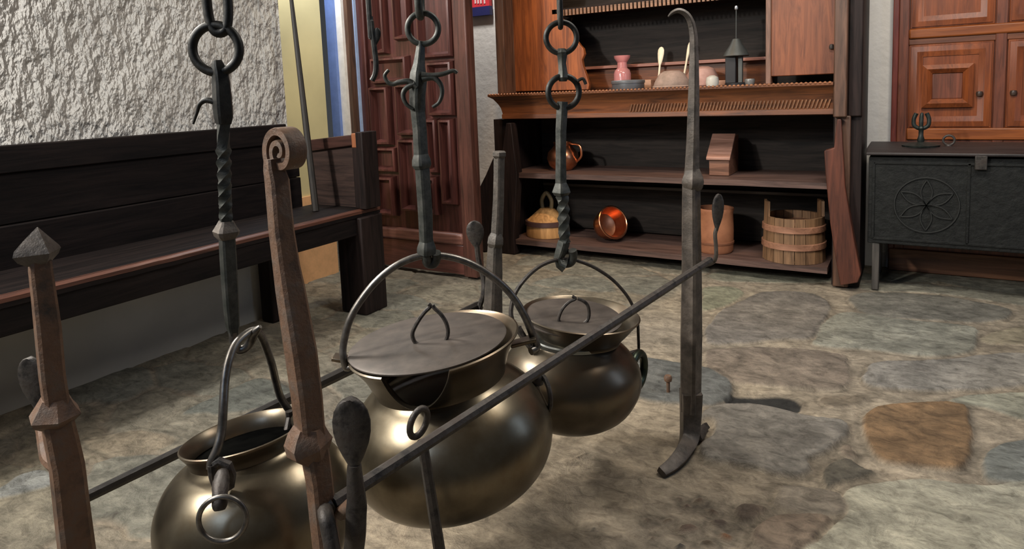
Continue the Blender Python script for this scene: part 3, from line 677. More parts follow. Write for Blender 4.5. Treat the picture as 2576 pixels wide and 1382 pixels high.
MB().box(xL, 1.3, PY - .014, PY + .02, zb0, zb1).build('bottom_rail', PINEX, pc, bevel=.006)
MB().box(fx0, 1.3, PY - .02, PY + .03, 0, .115).build('plinth', wood('plinth_x', (.11, .045, .022), (.24, .11, .055), 0, .5), pc, bevel=.004)
MB().box(xL, 1.3, PY - .004, PY + .02, .115, zb0).build('lower_panel', PINED, pc)
def frame(m, a, b, c, d, w, y0, y1):      # mitred picture-frame moulding
    o = [(a, c), (b, c), (b, d), (a, d)]; i = [(a + w, c + w), (b - w, c + w), (b - w, d - w), (a + w, d - w)]; md = [((p + r) / 2, (q + s) / 2) for (p, q), (r, s) in zip(o, i)]
    rings = [(o, y1), (o, y0 + (y1 - y0) * .35), (md, y0), (i, y0 + (y1 - y0) * .5), (i, y1)]
    vs = [(x, y, z) for r, y in rings for x, z in r]
    m.add(vs, [(4 * r + k, 4 * r + (k + 1) % 4, 4 * r + 4 + (k + 1) % 4, 4 * r + 4 + k) for r in range(4) for k in range(4)])
def pine_door(xa, xb, za, zb_, keyx):
    d = MB().box(xa + .004, xb - .004, PY - .004, PY + .015, za, zb_).build('cupboard_door', PINEZ, pc, bevel=.003)
    w = xb - xa; h = zb_ - za; cx = (xa + xb) / 2 - .01 * (keyx or 0); cz = za + h * .50
    m = MB(); frame(m, xa + .012, xb - .012, za + .008, zb_ - .01, .05, PY - .016, PY); m.build('door_frame', PINEZ, d, angle=25)
    hw = .105
    m = MB(); frame(m, cx - hw, cx + hw, cz - hw, cz + hw, .042, PY - .034, PY); m.build('raised_moulding', PINEZ, d, angle=25)
    MB().box(cx - hw + .04, cx + hw - .04, PY - .012, PY, cz - hw + .04, cz + hw - .04).build('centre_panel', PINED, d, bevel=.006)
    if keyx:
        kx = xb - .055 if keyx > 0 else xa + .03
        MB().lathe([(0, -.016), (.012, -.012), (.015, 0), (.012, .010), (0, .012)], (kx, PY - .018, za + h * .40), 16).build('knob', plain('dark_knob', (.05, .03, .02), .4), d)
pine_door(xL, xM0, zb1, z95 - .03, 1)
pine_door(xM1, xM1 + .42, zb1, z95 - .03, -1)
pine_door(xL, xM0, z70, z70 + .52, 0)
pine_door(xM1, xM1 + .42, z70, z70 + .52, 0)

# ---------------------------------------------------------------- hearth posts
GP = 'wrought iron hearth posts'
def seg(lst, d, sec=SQ, extra=None, k=1):
    pts = []; rad = []
    for x, y, w in lst:
        p = at(x, y, d); pts.append(p); rad.append(w * pxs(p) / 2 * (1.0))
    return pts, rad
def to_floor(pts, rad, z=0.0):
    a, b = pts[-2], pts[-1]; t = (z - b.z) / (b.z - a.z)
    pts.append(b + (b - a) * t); rad.append(rad[-1]); return pts, rad
toCam = (-HF)
def leaf(m, base, tip, w, th, n=9, nrm=None):
    """flat leaf blade between two points; w half width, th half thickness"""
    d = Vector(tip) - Vector(base)
    pts = [Vector(base) + d * t for t in (0, .08, .2, .36, .52, .68, .82, .92, .98, 1.0)]
    ws = [.22, .34, .58, .84, .98, 1.0, .88, .66, .40, .12]
    m.tube(pts, [(th, w * q) for q in ws], ref=nrm or toCam, sec=[(math.cos(2 * math.pi * k / 14), math.sin(2 * math.pi * k / 14)) for k in range(14)])

# post A, near left, pyramid cap
dA = .90
p, r = seg([(101,655,54),(102,680,57),(111,750,60),(120,824,64),(131,945,63),(140,1004,64)], dA)
p2, r2 = seg([(144,1060,78),(155,1110,82),(168,1170,84),(182,1292,86),(193,1382,88)], dA); p2, r2 = to_floor(p2, r2)
foot = p2[-1].copy()
t = thing('hearth_post', 'iron hearth post with pyramid cap, leftmost, nearest the settle', 'iron post', (foot.x, foot.y, 0), GP)
MB().tube(p + p2, r + r2, ref=toCam, sec=SQ).build('shaft', RUST, t, angle=25)
p, r = seg([(94,572,3),(93,600,58),(93,625,104),(94,636,112),(97,650,96),(100,664,58)], dA)
MB().tube(p, r, ref=toCam, rot=.5, n=4).build('cap', STEEL, t, angle=25)
p, r = seg([(139,1000,66),(139,1022,90),(139,1044,120),(141,1054,112),(143,1066,80)], dA)
MB().tube(p, r, ref=toCam, rot=.35, n=6).build('collar', RUST, t, angle=25)
m = MB(); leaf(m, at(98, 1030, dA + .10), at(72, 900, dA + .10), 36 * pxs(at(80, 960, dA + .1)), .006)
br = m.build('bracket_leaf', IRON, t)
pts = cr([at(98, 1034, dA + .10), at(108, 1090, dA + .08), at(113, 1125, dA + .05), at(122, 1160, dA + .03), at(158, 1185, dA)], 4)
MB().tube(pts, .009, 8).build('bracket_arm', RUST, t)

# post B, far left pair, near the door
dB = 1.85
p, r = seg([(1256,392,28),(1255,450,27),(1254,505,28),(1250,588,30)], dB)
p2, r2 = seg([(1245,620,36),(1243,686,42),(1241,740,45),(1240,787,48)], dB); p2, r2 = to_floor(p2, r2)
t = thing('hearth_post', 'iron hearth post with flat cap between carved door and dresser', 'iron post', (p2[-1].x, p2[-1].y, 0), GP)
MB().tube(p + p2, r + r2, ref=toCam, sec=SQ).build('shaft', STEELD, t, angle=25)
p, r = seg([(1256,380,30),(1256,383,38),(1256,392,38),(1256,398,28)], dB)
MB().tube(p, r, ref=toCam, n=6).build('cap', STEELD, t, angle=25)
p, r = seg([(1249,586,30),(1247,600,44),(1246,612,46),(1245,622,36)], dB)
MB().tube(p, r, ref=toCam, n=6).build('collar', STEELD, t, angle=25)
m = MB(); leaf(m, at(1200, 625, dB + .03), at(1192, 556, dB + .03), 23 * pxs(at(1195, 590, dB)), .007)
m.build('bracket_leaf', IRON, t)
pts = cr([at(1200, 620, dB + .03), at(1205, 660, dB + .03), at(1216, 700, dB + .03), at(1216, 740, dB + .02), at(1206, 780, dB + .02), at(1222, 800, dB)], 5)
MB().tube(pts, .008, 8).build('bracket_arm', IRON, t)

# post C, near right, scroll top
dC = .83
p, r = seg([(685,400,42),(689,425,52),(697,455,60),(708,580,62),(721,673,66),(730,726,72),(757,887,79),(772,1000,76),(779,1076,74)], dC)
p2, r2 = seg([(794,1150,70),(803,1207,66),(812,1299,66),(822,1382,68)], dC); p2, r2 = to_floor(p2, r2)
t = thing('hearth_post', 'rusty iron hearth post topped by a rolled scroll, in front of pots', 'iron post', (p2[-1].x, p2[-1].y, 0), GP)
MB().tube(p + p2, r + r2, ref=toCam, sec=SQ).build('shaft', RUST, t, angle=25)
c = at(720, 381, dC); sc = pxs(c); u = (HR * .78 - HF * .62).normalized(); axn = u.cross(Vector((0, 0, 1)))
pts = []; NS = 84
for i in range(NS + 1):
    th = math.pi + .38 - (3.55 * math.pi + .38) * i / NS; f = i / NS
    tn_ = f * 1.965
    rr = (60 - 27 * tn_) * sc
    pts.append(c + u * rr * math.cos(th) * 1.0 + Vector((0, 0, 1)) * rr * math.sin(th))
MB().tube(pts, [(11.2 * sc * (1 - .42 * i / NS), .0125) for i in range(NS + 1)], ref=u * -1, sec=FLAT).build('scroll', RUST, t, angle=50)
p, r = seg([(778,1070,76),(776,1090,100),(776,1112,120),(780,1126,118),(790,1146,84),(794,1154,70)], dC)
MB().tube(p, r, ref=toCam, rot=.3, n=6).build('collar', RUST, t, angle=25)
dL = dC - .03
m = MB(); leaf(m, at(892, 1180, dL), at(880, 1002, dL), 49 * pxs(at(882, 1090, dL)), .007)
m.build('bracket_leaf', IRON, t)
pts = cr([at(891, 1168, dL), at(893, 1210, dL), at(897, 1262, dL), at(896, 1300, dL), at(893, 1360, dL), at(880, 1420, dL + .015), at(835, 1470, dC)], 5)
MB().tube(pts, [(.009, .0085 + .005 * min(1, i / 12)) for i in range(len(pts))], 10, ref=toCam).build('bracket_arm', IRON, t)
pts = cr([at(898, 1268, dL), at(882, 1274, dL + .01), at(865, 1288, dL + .02), at(850, 1294, dL + .03)], 4)
MB().tube(pts, [.010] * (len(pts) - 3) + [.008, .006, .004], 10).build('hook_tip', RUST, t)

# post D, far right, hooked top
dD = 1.80
hk = [(1681,42,4),(1690,33,9),(1703,27,12),(1716,29,14),(1730,40,16),(1740,62,18),(1745,92,20),(1746,150,23),(1745,250,28),(1743,350,31),(1741,420,35)]
p, r = seg(hk, dD)
p2, r2 = seg([(1739,470,44),(1739,560,46),(1740,700,49),(1739,850,53),(1738,960,51),(1737,1035,49)], dD)
t = thing('hearth_post', 'tall iron hearth post with a hooked top in front of dresser', 'iron post', (p2[-1].x, p2[-1].y, 0), GP)
pp = cr(p[:7], 3) + p[7:]; rr = crf(r[:7], 3) + r[7:]
MB().tube(pp + p2, rr + r2, ref=toCam, sec=SQ).build('shaft', STEEL, t, angle=25)
p, r = seg([(1743,425,36),(1743,446,56),(1743,458,62),(1742,468,58),(1740,476,46)], dD)
MB().tube(p, r, ref=toCam, n=6, rot=.3).build('collar', STEEL, t, angle=25)
f0 = p2[-1]; f1 = fl(1733, 1108, .012); f2 = fl(1716, 1142, .010); f3 = fl(1690, 1172, .006); f4 = fl(1664, 1190, .004)
fa = at(1738, 985, dD); fb = at(1737, 1050, dD); s0 = 25 * pxs(fb)
pts = cr([fa, fb, f1, f2, f3, f4], 6); k = len(pts)
MB().tube(pts, [(s0 * (.92 - .62 * (i / k) ** 1.2), s0 * (.98 - .55 * (i / k) ** 1.2)) for i in range(k)], ref=toCam, sec=FLAT).build('foot', STEEL, t, angle=50)
pts = cr([f0, fl(1752, 1100, .012), fl(1768, 1080, .006), fl(1778, 1072, .004)], 5)
MB().tube(pts, [(.016 - .008 * i / len(pts), .014 - .008 * i / len(pts)) for i in range(len(pts))], ref=toCam, sec=FLAT).build('foot', IRON, t, angle=50)
m = MB(); leaf(m, at(1803, 580, dD - .02), at(1808, 488, dD - .02), 15 * pxs(at(1803, 540, dD)), .006); m.build('bracket_leaf', IRON, t)
pts = cr([at(1803, 574, dD - .02), at(1799, 590, dD - .02), at(1801, 620, dD - .02), at(1801, 645, dD - .02), at(1794, 660, dD - .01), at(1775, 668, dD), at(1752, 676, dD)], 5)
MB().tube(pts, .0055, 8).build('bracket_arm', STEEL, t)

# spits lying on the brackets
def spit(label, a, b, ra, rb, crank=None, mat=None):
    t = thing('roasting_spit', label, 'spit', a, 'roasting spits on the hearth posts')
    MB().tube([a + (b - a) * k for k in (0, .25, .5, .75, 1)], [ra + (rb - ra) * k for k in (0, .25, .5, .75, 1)], ref=toCam, n=8).build('rod', mat or IRON, t, angle=25)
    if crank: MB().tube(cr(crank, 5), ra * 1.0, 10).build('crank', IRON, t)
    return t
SC = at(838, 1268, dC - .002); SD = at(1786, 655, dD - .03)
spit('long iron spit with bent crank crossing in front of the pots', SC, SD, .0098, .0100,
     [SC, SC + (SC - SD).normalized() * .012 + Vector((0, 0, -.002)), at(820, 1300, dC - .045), at(829, 1345, dC - .055), at(842, 1420, dC - .065), at(852, 1500, dC - .075)])
SA = at(196, 1262, dA + .05); SB = at(1204, 772, dB + .04)
spit('dark iron spit running behind the open pot from the leftmost post', SA, SB, .0085, .0165, mat=speckled('black_spit', (.008, .007, .006), (.025, .021, .018), 40, .5, .3, .6, .003))
# eyed poker leaning on the spit
a = at(1062, 1108, 1.045); b = at(1105, 1382, 1.02); bt_ = b + (b - a) * (-(b.z) / (b.z - a.z))
pk = thing('fire_poker', 'thin iron rod with an eye, upright in front of large pot', 'poker', (bt_.x, bt_.y, 0))
MB().tube([a, a + (bt_ - a) * .3, bt_], [.0085, .0095, .011], 8).build('rod', IRON, pk)
c = at(1053, 1064, 1.045); u = (HR * .75 + HF * .66); ee = []
for i in range(28):
    q = 2 * math.pi * i / 28; ee.append(c + u * .0165 * math.cos(q) + Vector((0, 0, 1)) * .0235 * math.sin(q) + HR * .005 * math.sin(q))
MB().tube(ee, (.0055), 10, closed=True).build('eye', IRON, pk)

# ---------------------------------------------------------------- cauldrons
GC = 'hanging hearth cauldrons'
def tilt(deg):                       # rotation about the view's horizontal forward axis, positive leans the top to the left
    return Matrix.Rotation(math.radians(-deg), 3, HF)
NA = math.atan2(-HF.y, -HF.x)        # azimuth that faces the camera
def pot_body(name, prof, C, M, mat, parent, zmod=None, n=96): return MB().lathe(prof, C, n, M, zmod).build(name, mat, parent, angle=60)
def smoothprof(pr, k=4): return [(max(v.x, 0), v.z) for v in cr([Vector((a, 0, b)) for a, b in pr], k)]
def ringpts(c, r, u, w, n=36): return [c + u * r * math.cos(2 * math.pi * i / n) + w * r * math.sin(2 * math.pi * i / n) for i in range(n)]

# pot 2, the large lidded one
C2 = at(1137, 1106, 1.32); M2 = tilt(7)
R2 = .211
p2t = thing('cauldron', 'large round brass cauldron with flat lid and spout notch, in the middle', 'cauldron', (C2.x, C2.y, C2.z - .15), GC)
body = smoothprof([(0,-.113),(.06,-.111),(.12,-.102),(.168,-.080),(.198,-.044),(R2,.0),(.206,.042),(.187,.082),(.16,.112),(.140,.128),(.133,.135)])
pot_body('pot_body', body + [(.128, .135), (.128, .12), (.15, .10)], C2, M2, BRASS, p2t)
def notch(i, a, z):
    d = math.atan2(math.sin(a - NA + .10), math.cos(a - NA + .10)); w = .37
    if z < .139: return z
    q = max(0.0, 1 - (abs(d) / w) ** 2)
    return z - (z - .139) * .80 * q ** .75
rimp = [(.134, .130), (.1345, .137), (.139, .150), (.15, .178), (.166, .204), (.1735, .212), (.1745, .215), (.171, .217), (.166, .213), (.146, .180), (.133, .150), (.129, .138), (.128, .130)]
pot_body('rim', rimp, C2, M2, BRASSD, p2t, notch, 200)
LC = C2 + M2 @ Vector((0, 0, .2165)) - HR * .011 - HF * .006
Ml = tilt(5)
lid2 = pot_body('lid', [(0, -.002), (.150, -.002), (.160, -.001), (.1605, .002), (.157, .0045), (.10, .006), (.03, .009), (0, .0095)], LC, Ml, LIDM, p2t)
tag(lid2, 'dull brown iron lid')
dl = 1.31
hp = [(1078,765),(1082,772),(1068,786),(1052,808),(1038,836),(1040,855),(1050,866),(1071,871),(1095,872),(1112,868),(1122,855),(1127,836),(1122,812),(1108,790),(1094,777),(1088,768)]
MB().tube(cr([at(x, y, dl - .02) for x, y in hp], 3), .0042, 8).build('lid_handle', IRON, lid2)
bl = [(892,918,1.27),(872,926,1.27),(864,900,1.27),(864,868,1.275),(880,805,1.28),(912,750,1.29),(955,700,1.30),(1005,664,1.31),(1062,644,1.32),(1120,645,1.33),(1180,662,1.34),(1240,698,1.35),(1288,744,1.36),(1322,800,1.365),(1342,850,1.37),(1350,874,1.37),(1335,884,1.36)]
bp = cr([at(*q) for q in bl], 5)
MB().tube(bp, [.0072 + .0022 * max(0, (i / len(bp) - .55) * 2) for i in range(len(bp))], 10).build('bail_handle', WIRE, p2t)
e = C2 + M2 @ Vector((0, 0, .185))     # riveted ears
for sx, hh2 in ((-1, 0), (1, .0)):
    q = e + HR * sx * .158 + HF * (-.02 if sx < 0 else .04)
    MB().beam(q - HR * sx * .006, q + HR * sx * .048 + Vector((0, 0, .012)), .03, .008).build('ear', BRASSD, p2t, bevel=.002)
q = C2 + M2 @ Vector((0, 0, .11)) + HR * .196 + HF * .03
MB().tube(ringpts(q + Vector((0, 0, -.03)) + HR * .012, .036, (HF * .8 - HR * .3).normalized(), Vector((0, 0, 1))), .0055, 8, closed=True).build('side_ring', IRON, p2t)
MB().lathe([(0, -.012), (.012, -.01), (.014, 0), (.01, .01), (0, .012)], q, 14).build('ring_stud', IRON, p2t)

# pot 1, open, near left
K1 = 1.055
def at1(x, y, d): return at(x, y, d * K1)
C1 = at1(650, 1290, .95); M1 = tilt(8) @ Matrix.Rotation(math.radians(-6), 3, HR) @ Matrix.Scale(K1, 3)
p1t = thing('cauldron', 'open brass cauldron without lid, nearest, with ring at its front', 'cauldron', (C1.x, C1.y, C1.z - .12), GC)
body = smoothprof([(0,-.125),(.05,-.122),(.09,-.105),(.122,-.07),(.138,-.03),(.1425,.005),(.139,.035),(.124,.064),(.105,.083),(.088,.092),(.081,.098)])
pot_body('pot_body', body, C1, M1, BRASS, p1t)
pot_body('rim', [(.081, .096), (.081, .103), (.084, .110), (.0885, .117), (.0905, .120), (.0912, .123), (.089, .124), (.0865, .122), (.081, .113), (.0775, .104), (.0765, .096)], C1, M1, BRASSD, p1t)
tag(pot_body('inner_wall', [(.0772, .0985), (.0815, .092), (.10, .079), (.12, .06), (.134, .03), (.134, -.03), (.10, -.09), (0, -.115)], C1, M1, BLACKIN, p1t), 'black matte inside')
bl = [(530,1178,.845),(533,1160,.845),(548,1125,.85),(558,1080,.86),(562,1020,.87),(566,960,.885),(575,910,.90),(592,868,.92),(618,842,.94),(640,832,.955),(654,842,.965),(668,872,.98),(684,918,1.0),(694,960,1.02),(706,1000,1.035),(728,1034,1.045),(732,1040,1.045)]
bp = cr([at1(*q) for q in bl], 5)
MB().tube(bp, .0062, 10).build('bail_handle', WIRE, p1t)
m = MB()
eb = at1(560, 1200, .84); sc = pxs(eb)
m.tube([at1(540, 1168, .843), at1(552, 1160, .843), at1(575, 1170, .843), at1(584, 1195, .843), at1(580, 1222, .843), at1(562, 1232, .85)], .006, 8)
m.tube(cr([at1(533, 1170, .842), at1(536, 1200, .842), at1(545, 1225, .842), at1(552, 1245, .84)], 4), .006, 8)
m.tube(cr([at1(560, 1190, .835), at1(556, 1215, .818), at1(553, 1250, .800), at1(553, 1284, .793)], 4), [.008, .009, .010, .010, .011, .011, .011, .010, .010, .010, .010, .009, .007], 10)
m.build('ear', IRON, p1t)
rc = at1(560, 1307, .792); u = (HR * .98 + HF * .1).normalized()
MB().tube(ringpts(rc, 58 * pxs(rc), u, (Vector((0, 0, 1)) - HF * -.05).normalized()), .0036, 10, closed=True).build('front_ring', WIRE, p1t)
m = MB(); q = at1(728, 1052, 1.03); m.tube([q + Vector((0, 0, .012)), q, q - HF * .03 - Vector((0, 0, .03))], .006, 8); m.build('ear', IRON, p1t)

# pot 3, far right
C3 = at(1436, 955, 1.64); M3_ = tilt(-3)
p3t = thing('cauldron', 'smaller dark lidded cauldron, behind the others near the hooked post', 'cauldron', (C3.x, C3.y, C3.z - .13), GC)
R3 = .178
body = smoothprof([(0,-.116),(.05,-.114),(.10,-.10),(.143,-.072),(.168,-.034),(R3,.003),(.172,.04),(.15,.073),(.125,.094),(.108,.105),(.103,.113)])
pot_body('pot_body', body + [(.099, .113), (.1, .095), (.13, .08)], C3, M3_, BRASSD, p3t)
pot_body('rim', [(.103, .121), (.104, .128), (.110, .135), (.122, .15), (.138, .172), (.147, .182), (.149, .185), (.146, .187), (.142, .184), (.118, .152), (.101, .132), (.099, .122)], C3 + HR * .014 - Vector((0, 0, .012)), tilt(-5), BRASSD, p3t)
MB().lathe([(.1045, .105), (.108, .108), (.108, .116), (.1045, .119)], C3, 64, M3_).build('neck_band', plain('neck_pewter', (.2, .21, .2), .3, .9), p3t)
L3 = C3 + HR * .006 + Vector((0, 0, .163))
lid3 = pot_body('lid', [(0, -.002), (.115, -.002), (.126, .0), (.127, .003), (.12, .006), (.05, .006), (0, .009)], L3, tilt(-4) @ Matrix.Rotation(math.radians(3), 3, HR), LIDM, p3t)
hp = [(1440,746),(1448,752),(1432,760),(1416,776),(1407,795),(1406,808),(1418,816),(1440,818),(1462,816),(1478,806),(1482,788),(1478,768),(1466,757),(1454,752)]
MB().tube(cr([at(x, y, 1.60) for x, y in hp], 3), .0042, 8).build('lid_handle', IRON, lid3)
bl = [(1312,826,1.58),(1298,822,1.58),(1287,800,1.58),(1286,775,1.585),(1296,738,1.59),(1320,703,1.60),(1352,674,1.62),(1385,658,1.635),(1420,652,1.65),(1455,657,1.665),(1500,676,1.68),(1545,708,1.70),(1582,752,1.71),(1602,800,1.72),(1606,850,1.72),(1607,886,1.72)]
bp = cr([at(*q) for q in bl], 5)
MB().tube(bp, [.006 - .0022 * i / len(bp) for i in range(len(bp))], 8).build('bail_handle', IRON, p3t)
q = at(1598, 905, 1.68)
MB().tube(ringpts(at(1604, 932, 1.67), .043, (HF * .75 + HR * .5).normalized(), Vector((0, 0, 1))), [.011] * 36, 10, closed=True).build('side_ring', plain('dark_green_brass', (.035, .045, .03), .35, .8), p3t)
MB().tube([at(1560, 905, 1.63), at(1585, 892, 1.67), at(1607, 886, 1.715)], .009, 8).build('ear', IRON, p3t)
MB().tube([at(1340, 880, 1.57), at(1318, 850, 1.575), at(1302, 824, 1.58)], .009, 8).build('ear', IRON, p3t)

# ---------------------------------------------------------------- pot hangers
CEIL = 2.5
def link(m, c, rx, rz, u, r, n=40):
    pts = []
    for i in range(n):
        q = 2 * math.pi * i / n; cx, cz = math.cos(q), math.sin(q)
        e = .75
        pts.append(c + u * rx * math.copysign(abs(cx) ** e, cx) + Vector((0, 0, 1)) * rz * math.copysign(abs(cz) ** e, cz))
    m.tube(pts, r, 10, closed=True)
def chain_up(t, c, rx, rz, r, mat, u0):
    """chain links from a first link centre up to the ceiling"""
    z = c.z; k = 0
    while z < CEIL - rz * .3:
        m = MB(); link(m, Vector((c.x, c.y, min(z, CEIL - rz * .95))), rx, rz, u0 if k % 2 == 0 else Vector((-u0.y, u0.x, 0)), r); m.build('chain_link', mat, t)
        z += 2 * rz - 3.2 * r; k += 1
GH = 'iron pot hangers on chains'
BLK = speckled('black_iron', (.010, .010, .009), (.034, .033, .028), 45, .5, .5, .5, .002)
GRN = speckled('greenish_iron', (.022, .026, .022), (.075, .075, .066), 45, .5, .5, .5, .002)

# hanger 1
d1 = 1.002
top1 = at(547, 20, d1); s1 = pxs(at(547, 300, d1))
h1 = thing('pot_hanger', 'black iron pot hook on large chain ring, left, before plaster wall', 'pot hanger', at(620, 860, d1), GH)
rc = at(543, 123, d1); 
m = MB(); m.tube(ringpts(rc, 58 * s1, HR, Vector((0, 0, 1)), 48), 11.5 * s1, 12, closed=True); m.build('ring', BLK, h1)
lk = at(547, 8, d1); chain_up(h1, Vector((lk.x, lk.y, at(547, -8, d1).z)), 26 * s1, 88 * s1, 12 * s1, BLK, HR)
def bar(lst, d, sec=SQ, **kw):
    p, r = seg(lst, d); return MB().tube(p, r, ref=toCam, sec=sec, **kw)
bar([(546,152,22),(548,165,32),(553,185,40),(556,210,44),(558,240,46),(560,270,48),(562,295,46),(562,312,38)], d1).build('hook_head', BLK, h1, angle=25)
pts = cr([at(545, 258, d1), at(520, 252, d1), at(503, 262, d1), at(495, 285, d1), at(486, 312, d1)], 5)
MB().tube(pts, [9 * s1 * (1 - .75 * i / len(pts)) for i in range(len(pts))], 10).build('side_hook', BLK, h1)
sh = [(562,310,36),(562,340,36),(562,372,36)]
p, r = seg(sh, d1)
NTW = 26
for i in range(1, NTW + 1):
    f = i / NTW; q = at(562 + 6 * f, 372 + 176 * f, d1); p.append(q); r.append((36 - 2 * f) * pxs(q) / 2 * (1 + .10 * math.sin(i * 1.5)))
e2, er = seg([(569,560,34),(570,575,36)], d1); p += e2; r += er
MB().tube(p, r, ref=toCam, sec=TW, twist=.34).build('twisted_shaft', GRN, h1, angle=30)
bar([(569,556,36),(569,566,46),(569,582,66),(570,592,60),(571,602,42)], d1).build('collar', STEEL, h1, angle=25)
bar([(571,598,40),(574,650,41),(578,720,40),(582,780,38),(585,820,34),(587,838,24),(588,862,16)], d1).build('shaft', GRN, h1, angle=25)
pts = cr([at(587, 836, d1), at(589, 862, d1), at(600, 880, d1 + .004), at(618, 876, d1 + .006), at(632, 858, d1 + .006), at(640, 838, d1), at(655, 822, d1 - .004)], 5)
MB().tube(pts, [.007] * (len(pts) - 4) + [.006, .005, .004, .003], 10).build('hook', WIRE, h1)

# hanger 2
d2 = 1.32; s2 = pxs(at(1060, 300, d2))
h2 = thing('pot_hanger', 'greenish iron pot hook with curled side arms before carved door', 'pot hanger', at(1070, 640, d2), GH)
rc = at(1064, 72, d2)
m = MB(); m.tube(ringpts(rc, 38 * s2, HR, Vector((0, 0, 1)), 40), 7.5 * s2, 12, closed=True); m.build('ring', GRN, h2)
lk = at(1055, 0, d2); chain_up(h2, Vector((lk.x, lk.y, at(1055, -10, d2).z)), 24 * s2, 50 * s2, 10 * s2, GRN, HF)
bar([(1058,104,16),(1058,120,22),(1056,145,26),(1054,165,30),(1052,185,40),(1052,205,44),(1050,240,40),(1050,270,40),(1052,282,36)], d2).build('hook_head', GRN, h2, angle=30)
for lab, ps in (('side_hook', [(1060,188),(1085,190),(1115,186),(1140,178),(1150,184)]),
                ('side_hook', [(1050,220),(1030,205),(1005,207),(988,212),(975,206),(968,190),(978,176)]),
                ('side_loop', [(1062,200),(1090,196),(1108,212),(1112,235),(1104,258),(1088,270)]),
                ('side_loop', [(1044,210),(1022,222),(1014,240),(1022,262),(1040,275)])):
    pts = cr([at(x, y, d2 - .012) for x, y in ps], 5)
    MB().tube(pts, [7.5 * s2 * (1 - .45 * i / len(pts)) for i in range(len(pts))], 10).build(lab, GRN, h2)
bar([(1051,278,36),(1056,330,35),(1059,392,36)], d2).build('shaft', GRN, h2, angle=25)
bar([(1059,388,36),(1060,402,46),(1061,416,48),(1062,424,40)], d2).build('collar', GRN, h2, angle=25)
bar([(1062,420,36),(1066,480,36),(1070,540,36),(1072,600,34),(1073,612,36)], d2).build('shaft', GRN, h2, angle=25)
bar([(1073,608,36),(1073,622,46),(1073,630,48),(1073,640,46)], d2).build('collar', GRN, h2, angle=25)
pts = cr([at(1073, 634, d2), at(1074, 650, d2), at(1076, 662, d2 + .005), at(1090, 664, d2 + .008), at(1097, 650, d2 + .006), at(1097, 636, d2)], 4)
MB().tube(pts, .010, 10).build('hook', GRN, h2)

# hanger 3
d3 = 1.65; s3 = pxs(at(1412, 300, d3))
h3 = thing('pot_hanger', 'iron pot hook on two chain rings before the dresser', 'pot hanger', at(1418, 655, d3), GH)
m = MB(); rc = at(1412, 95, d3); m.tube(ringpts(rc, 38 * s3, HR, Vector((0, 0, 1)), 40), 7 * s3, 12, closed=True); m.build('ring', BLK, h3)
lk = at(1408, 5, d3); chain_up(h3, Vector((lk.x, lk.y, at(1408, 5, d3).z)), 17 * s3, 62 * s3, 6.5 * s3, BLK, HF)
bar([(1413,122,18),(1413,132,32),(1414,142,24),(1414,160,20),(1416,180,22),(1416,195,30),(1416,205,18)], d3).build('swivel', GRN, h3, angle=30)
m = MB(); rc = at(1418, 232, d3); m.tube(ringpts(rc, 40 * s3, HR * .98 + HF * .2, Vector((0, 0, 1)), 40), 7.5 * s3, 12, closed=True); m.build('ring', BLK, h3)
MB().tube(cr([at(1452, 205, d3), at(1466, 198, d3), at(1474, 212, d3)], 4), 4 * s3, 8).build('side_hook', BLK, h3)
bar([(1415,256,26),(1414,275,28),(1411,330,27),(1411,400,26),(1411,464,28)], d3).build('shaft', GRN, h3, angle=25)
bar([(1411,460,28),(1412,474,40),(1412,484,46),(1412,492,34)], d3).build('collar', GRN, h3, angle=25)
p, r = seg([(1412,490,32),(1416,500,32)], d3)
for i in range(1, 21):
    f = i / 20; q = at(1416 + 4 * f, 500 + 110 * f, d3); p.append(q); r.append(31 * pxs(q) / 2 * (1 + .08 * math.sin(i * 1.6)))
MB().tube(p, r, ref=toCam, sec=TW, twist=.3).build('twisted_shaft', GRN, h3, angle=30)
bar([(1419,608,30),(1412,632,30),(1405,650,24),(1410,662,30),(1422,667,40)], d3).build('hook', GRN, h3, angle=40)
MB().tube(cr([at(1412, 660, d3), at(1425, 664, d3), at(1438, 658, d3 + .004), at(1442, 642, d3), at(1440, 630, d3 - .004)], 4), .011, 10).build('hook', GRN, h3)

# loose hook hanging in front of the carved door
dk = 1.5
hk_ = thing('hanging_iron_hook', 'thin dark iron hook hanging down at left of carved door', 'hook', at(938, 205, dk))
tpz = at(925, -20, dk); pts = [Vector((tpz.x, tpz.y, CEIL - .01)), tpz] + [at(*q, dk) for q in ((932, 40), (938, 90), (943, 130), (946, 160), (944, 185), (936, 203))]
MB().tube(cr(pts, 4), .006, 8).build('hook_rod', BLK, hk_)
m = MB(); leaf(m, at(946, 112, dk), at(949, 70, dk), .009, .003); m.build('barb', BLK, hk_)

# slim pole leaning behind the scroll post
pb = Vector((-2.33, 2.12, .492)); pt_ = on(733, 0, 0, -2.44); pt_ = pb + (pt_ - pb) * 1.35
pl = thing('leaning_pole', 'slim dark pole leaning on the settle end before the cream wall', 'pole', pb)
MB().tube([pb + (pt_ - pb) * k for k in (0, .3, .6, .8, 1)], [.0155, .014, .011, .008, .006], 8).build('pole_shaft', wood('pole_z', (.009, .007, .005), (.028, .021, .015), 2, .6), pl)

# small iron peg standing on the hearth
c = fl(1681, 988, 0)
pg = thing('iron_peg', 'tiny rusty iron peg standing in floor left of hooked post', 'peg', c)
MB().lathe([(.006, -.01), (.006, .038), (.012, .04), (.014, .05), (.010, .058), (0, .06)], c, 12).build('peg_body', RUST, pg)

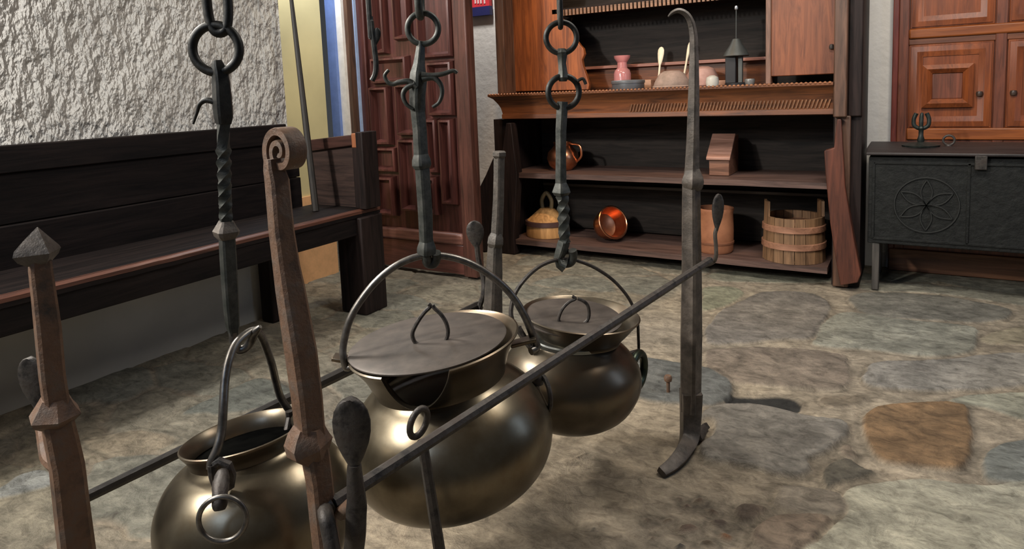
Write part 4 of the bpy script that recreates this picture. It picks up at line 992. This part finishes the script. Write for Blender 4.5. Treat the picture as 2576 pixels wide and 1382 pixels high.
# ---------------------------------------------------------------- light
def area(name, loc, target, size, energy, color, size_y=None, spread=180):
    l = bpy.data.lights.new(name, 'AREA'); l.energy = energy; l.color = color; l.size = size
    if size_y: l.shape = 'RECTANGLE'; l.size_y = size_y
    l.spread = math.radians(spread)
    o = bpy.data.objects.new(name, l); col.objects.link(o); o.location = loc
    o.rotation_euler = (Vector(target) - Vector(loc)).to_track_quat('-Z', 'Y').to_euler(); return o
def spot(name, loc, target, energy, color, angle, blend=.6, r=.05):
    l = bpy.data.lights.new(name, 'SPOT'); l.energy = energy; l.color = color; l.spot_size = math.radians(angle); l.spot_blend = blend; l.shadow_soft_size = r
    o = bpy.data.objects.new(name, l); col.objects.link(o); o.location = loc
    o.rotation_euler = (Vector(target) - Vector(loc)).to_track_quat('-Z', 'Y').to_euler(); return o
area('window_light', (-1.95, -.9, 2.1), (-1.0, 1.3, .3), .6, 26, (1.0, .95, .88), .8)
area('wall_lamp', (-2.4, .85, 1.95), (-.6, 1.2, .45), .4, 12, (1.0, .95, .88), .45, 80)
area('wall_light', (-2.3, -.7, 2.4), (-2.57, 1.2, .9), .2, 80, (1.0, .97, .92), .2)
area('overhead_fill', (-.1, 2.15, 2.46), (-.15, 3.0, 0), 1.2, 66, (1.0, .94, .86), .7)  # added overhead fill to brighten floor, dresser and back wall
area('daylight_front', (-.8, -1.7, 2.2), (-.6, 1.6, .3), .5, 8, (.45, .65, 1.0), .4)
area('window_right', (1.45, 2.5, 1.45), (-1.0, 2.6, 1.1), .35, 5, (.50, .68, 1.0), 1.1)
area('daylight_niche', (-2.66, 2.46, 1.95), (-2.68, 2.78, .7), .16, 6, (.72, .82, 1.0), .16)
area('niche_fill', (-2.42, 2.42, 2.3), (-2.85, 2.45, .5), .3, 6, (1.0, .90, .72), .3)  # added fill that brightens the cream recess from above
spot('peach_band_fill', (-2.42, 2.66, 2.3), (-2.85, 2.58, .15), 34, (1.0, .86, .66), 30)  # added spot to brighten the peach band; no known source there
area('wall_strip_fill', (-2.45, 3.35, 2.4), (-2.55, 3.97, .8), .2, 15, (1.0, .95, .9), .2)  # unseen fill added behind the door leaf to brighten the white wall strip
spot('dresser_spot', (-1.5, 2.5, 2.45), (-1.55, 3.7, .95), 72, (1.0, .62, .32), 56)
spot('cupboard_spot', (.35, 2.6, 2.45), (.02, 3.95, .95), 27, (1.0, .84, .64), 56)
w = bpy.data.worlds.new('world'); scene.world = w; w.use_nodes = True
w.node_tree.nodes['Background'].inputs[0].default_value = (.62, .66, .72, 1); w.node_tree.nodes['Background'].inputs[1].default_value = .07
vs_ = scene.view_settings
vs_.view_transform = 'Standard'; vs_.look = 'None'; vs_.gamma = 1; vs_.use_curve_mapping = False; vs_.exposure = 0.0
